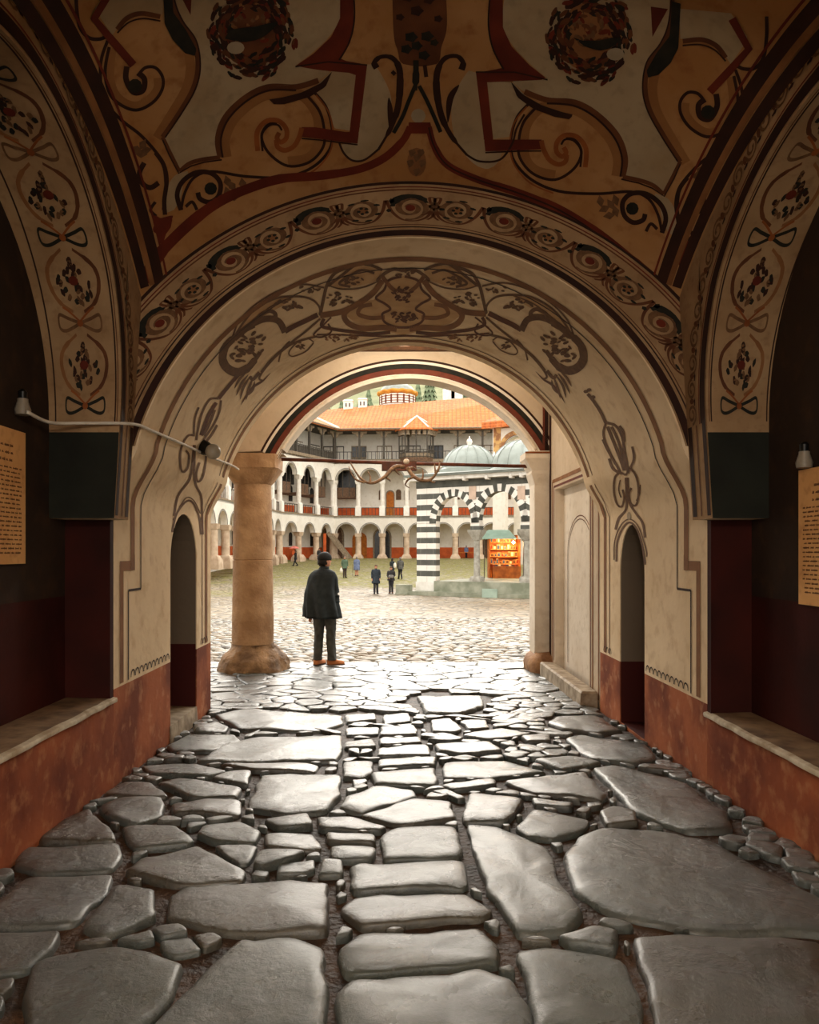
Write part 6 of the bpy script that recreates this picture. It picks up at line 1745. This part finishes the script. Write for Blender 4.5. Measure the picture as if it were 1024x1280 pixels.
mb=MB(); mb.loft([oval(0,0,.10,.05,0,14,.006),oval(0,0,.13,.07,.12,14,.008),oval(0,0,.09,.05,.28,14,.004),oval(0,0,.02,.02,.36,14)],WCOL); o=mb.build('plastic_bag',smooth=True,label='white plastic bag hanging from the hand of the person in green',cat='bag'); o.location=e.location+Vector((-.27,-.10,.46))
dist('person in a pale blue knee-length coat beside the one in green',446,719,14.9,1.60,PI+.1,dict(hair=HAIRS['grey'],coat=CLO['blue_coat'],legs=SKIN,shoes=CLO['brown_boot'],hem=.52,flare=.04,wide=.02),dict(spread=.085))
mb=MB(); p=P_at(441,719,F/14.9); mb.tube([(0,0,0),(0,0,.92),(0,-.06,.96),(0,-.12,.93)],.014,BRT,6); o=mb.build('walking_stick',label='thin walking stick beside the pale blue coat',cat='stick'); o.location=(p.x,p.y-.1,gz(p.y)-.04)
e,k=dist('dark-dressed person walking under a pink umbrella near the left arcade',369.5,702,12.3,1.55,-1.2,dict(hair=HAIRS['dark'],coat=CLO['dark_jacket'],legs=CLO['dark_trousers'],shoes=CLO['black_shoe'],hem=.7),dict(step=.8,spread=.07,arms={1:((.24,-.05,1.2),(.12,-.22,1.28)),-1:((-.25,.05,1.17),(-.24,.0,.93))}))
UMBM=M('pink_umbrella',rgb(206,120,104),rgb(184,92,80),5,.7,0)
u=empty('umbrella',e.location+Vector((-.12,-.10,0)),label='open pink umbrella held over the dark-dressed walker',cat='umbrella')
mb=MB(); mb.tube([(0,0,1.2),(0,0,2.0)],.012,TIMB,6); mb.build('shaft',u)
mb=MB(); n=16; R=[[(r*math.cos(2*PI*j/n)*(1-.05*(j%2)),r*math.sin(2*PI*j/n)*(1-.05*(j%2)),z) for j in range(n)] for r,z in ((.01,2.02),(.2,1.98),(.4,1.89),(.55,1.76))]; mb.loft(R,UMBM,cap=False); mb.build('canopy',u,smooth=True)
dist('dark figure standing at the foot of the timber stair',399,702,11.6,1.6,.6,dict(hair=HAIRS['dark'],coat=CLO['dark_jacket'],legs=CLO['dark_trousers'],shoes=CLO['black_shoe'],hem=.7),dict(spread=.08))
# visitor and table under the arcade behind the porch columns
sp=sC.p((B(584,0,91).x-sC.a.x)/sC.d.x,1.0,ZG)
mb=MB(); mb.box((0,0,.72),(2.6,.7,.06),DOORW); t_=empty('wooden_table',(sp[0]+.3,sp[1],ZG),label='orange timber table under the arcade seen through the first porch arch',cat='table'); mb.build('table_top',t_)
for q in (-1.1,1.1): mb=MB(); mb.box((q,0,.35),(.08,.6,.70),DOORW); mb.build('leg',t_)
person('person in pale blue standing behind the orange table under the arcade',(sp[0],sp[1]+.8,ZG),1.55,.1,dict(hair=HAIRS['dark'],coat=CLO['blue_coat'],legs=CLO['dark_trousers'],shoes=CLO['black_shoe'],hem=.8),dict(spread=.08),vox=.02)
# ------------------------------------------------------------- lanterns added as fill light for the passage
LG=M('fill_lantern_bulb',(1,.72,.42,1),(1,.72,.42,1),4,.4,0,emit=6)
def lantern(label,x,y,z,w,top,col,r=.12):  # builds an added lantern whose point light brightens the interior
    e=empty('fill_lantern',(x,y,z),label=label,cat='lantern')
    mb=MB(); mb.tube([(0,0,.2),(0,0,top-z)],.008,MET,6); mb.build('chain',e)
    mb=MB(); mb.lathe([(.14,.14),(.10,.18),(.03,.24),(0,.25)],MET,n=6); mb.lathe([(.12,-.17),(.13,-.14)],MET,n=6)
    for q in range(6): a=2*PI*q/6; mb.tube([(.12*math.cos(a),.12*math.sin(a),-.15),(.135*math.cos(a),.135*math.sin(a),.15)],.007,MET,5)
    mb.build('frame',e)
    mb=MB(); mb.lathe([(.03*math.sin(PI*q/8)+.001,-.05*math.cos(PI*q/8)) for q in range(9)],LG,n=10); mb.build('bulb',e,smooth=True)
    l=bpy.data.lights.new('lantern_fill_light','POINT'); l.energy=w; l.color=col; l.shadow_soft_size=r; o=bpy.data.objects.new('lantern_fill_light',l); COL.objects.link(o); o.location=(0,0,-.25); o.parent=e
lantern('added iron fill lantern hanging unseen in the gate passage behind the viewpoint',.1,-.3,3.0,LW1,3.67,(1,.86,.70))
lantern('small added iron fill lantern hidden high in the porch bay between the two arches',.1,9.5,4.32-.05,LW2,4.45,(1,.88,.72),.1)
# ------------------------------------------------------------- camera and light
sl=bpy.data.lights.new('low_bright_sky','SUN'); sl.energy=SUN; sl.angle=math.radians(38); sl.color=(1,.93,.82)
so=bpy.data.objects.new('low_bright_sky',sl); COL.objects.link(so); so.location=(0,60,40); so.rotation_euler=Vector((0.05,1,math.tan(math.radians(27)))).to_track_quat('Z','Y').to_euler()
cd=bpy.data.cameras.new('camera'); cam=bpy.data.objects.new('camera',cd); COL.objects.link(cam)
cam.location=(0,0,EZ); cam.rotation_euler=(PI/2,0,0)
cd.sensor_fit='HORIZONTAL'; cd.sensor_width=36; cd.lens=36*F/1024
cd.shift_x=(512-VX)/1024; cd.shift_y=(HY-640)/1024; cd.clip_end=900; cd.clip_start=.05
scene.camera=cam
w=bpy.data.worlds.new('overcast'); scene.world=w; w.use_nodes=True
bg=w.node_tree.nodes['Background']; bg.inputs[0].default_value=(1.0,.955,.89,1); bg.inputs[1].default_value=SKY
scene.view_settings.view_transform='Standard'; scene.view_settings.look='None'; scene.view_settings.gamma=1
scene.view_settings.exposure=EXPO; scene.view_settings.use_curve_mapping=False
scene.cycles.max_bounces=10; scene.cycles.diffuse_bounces=6
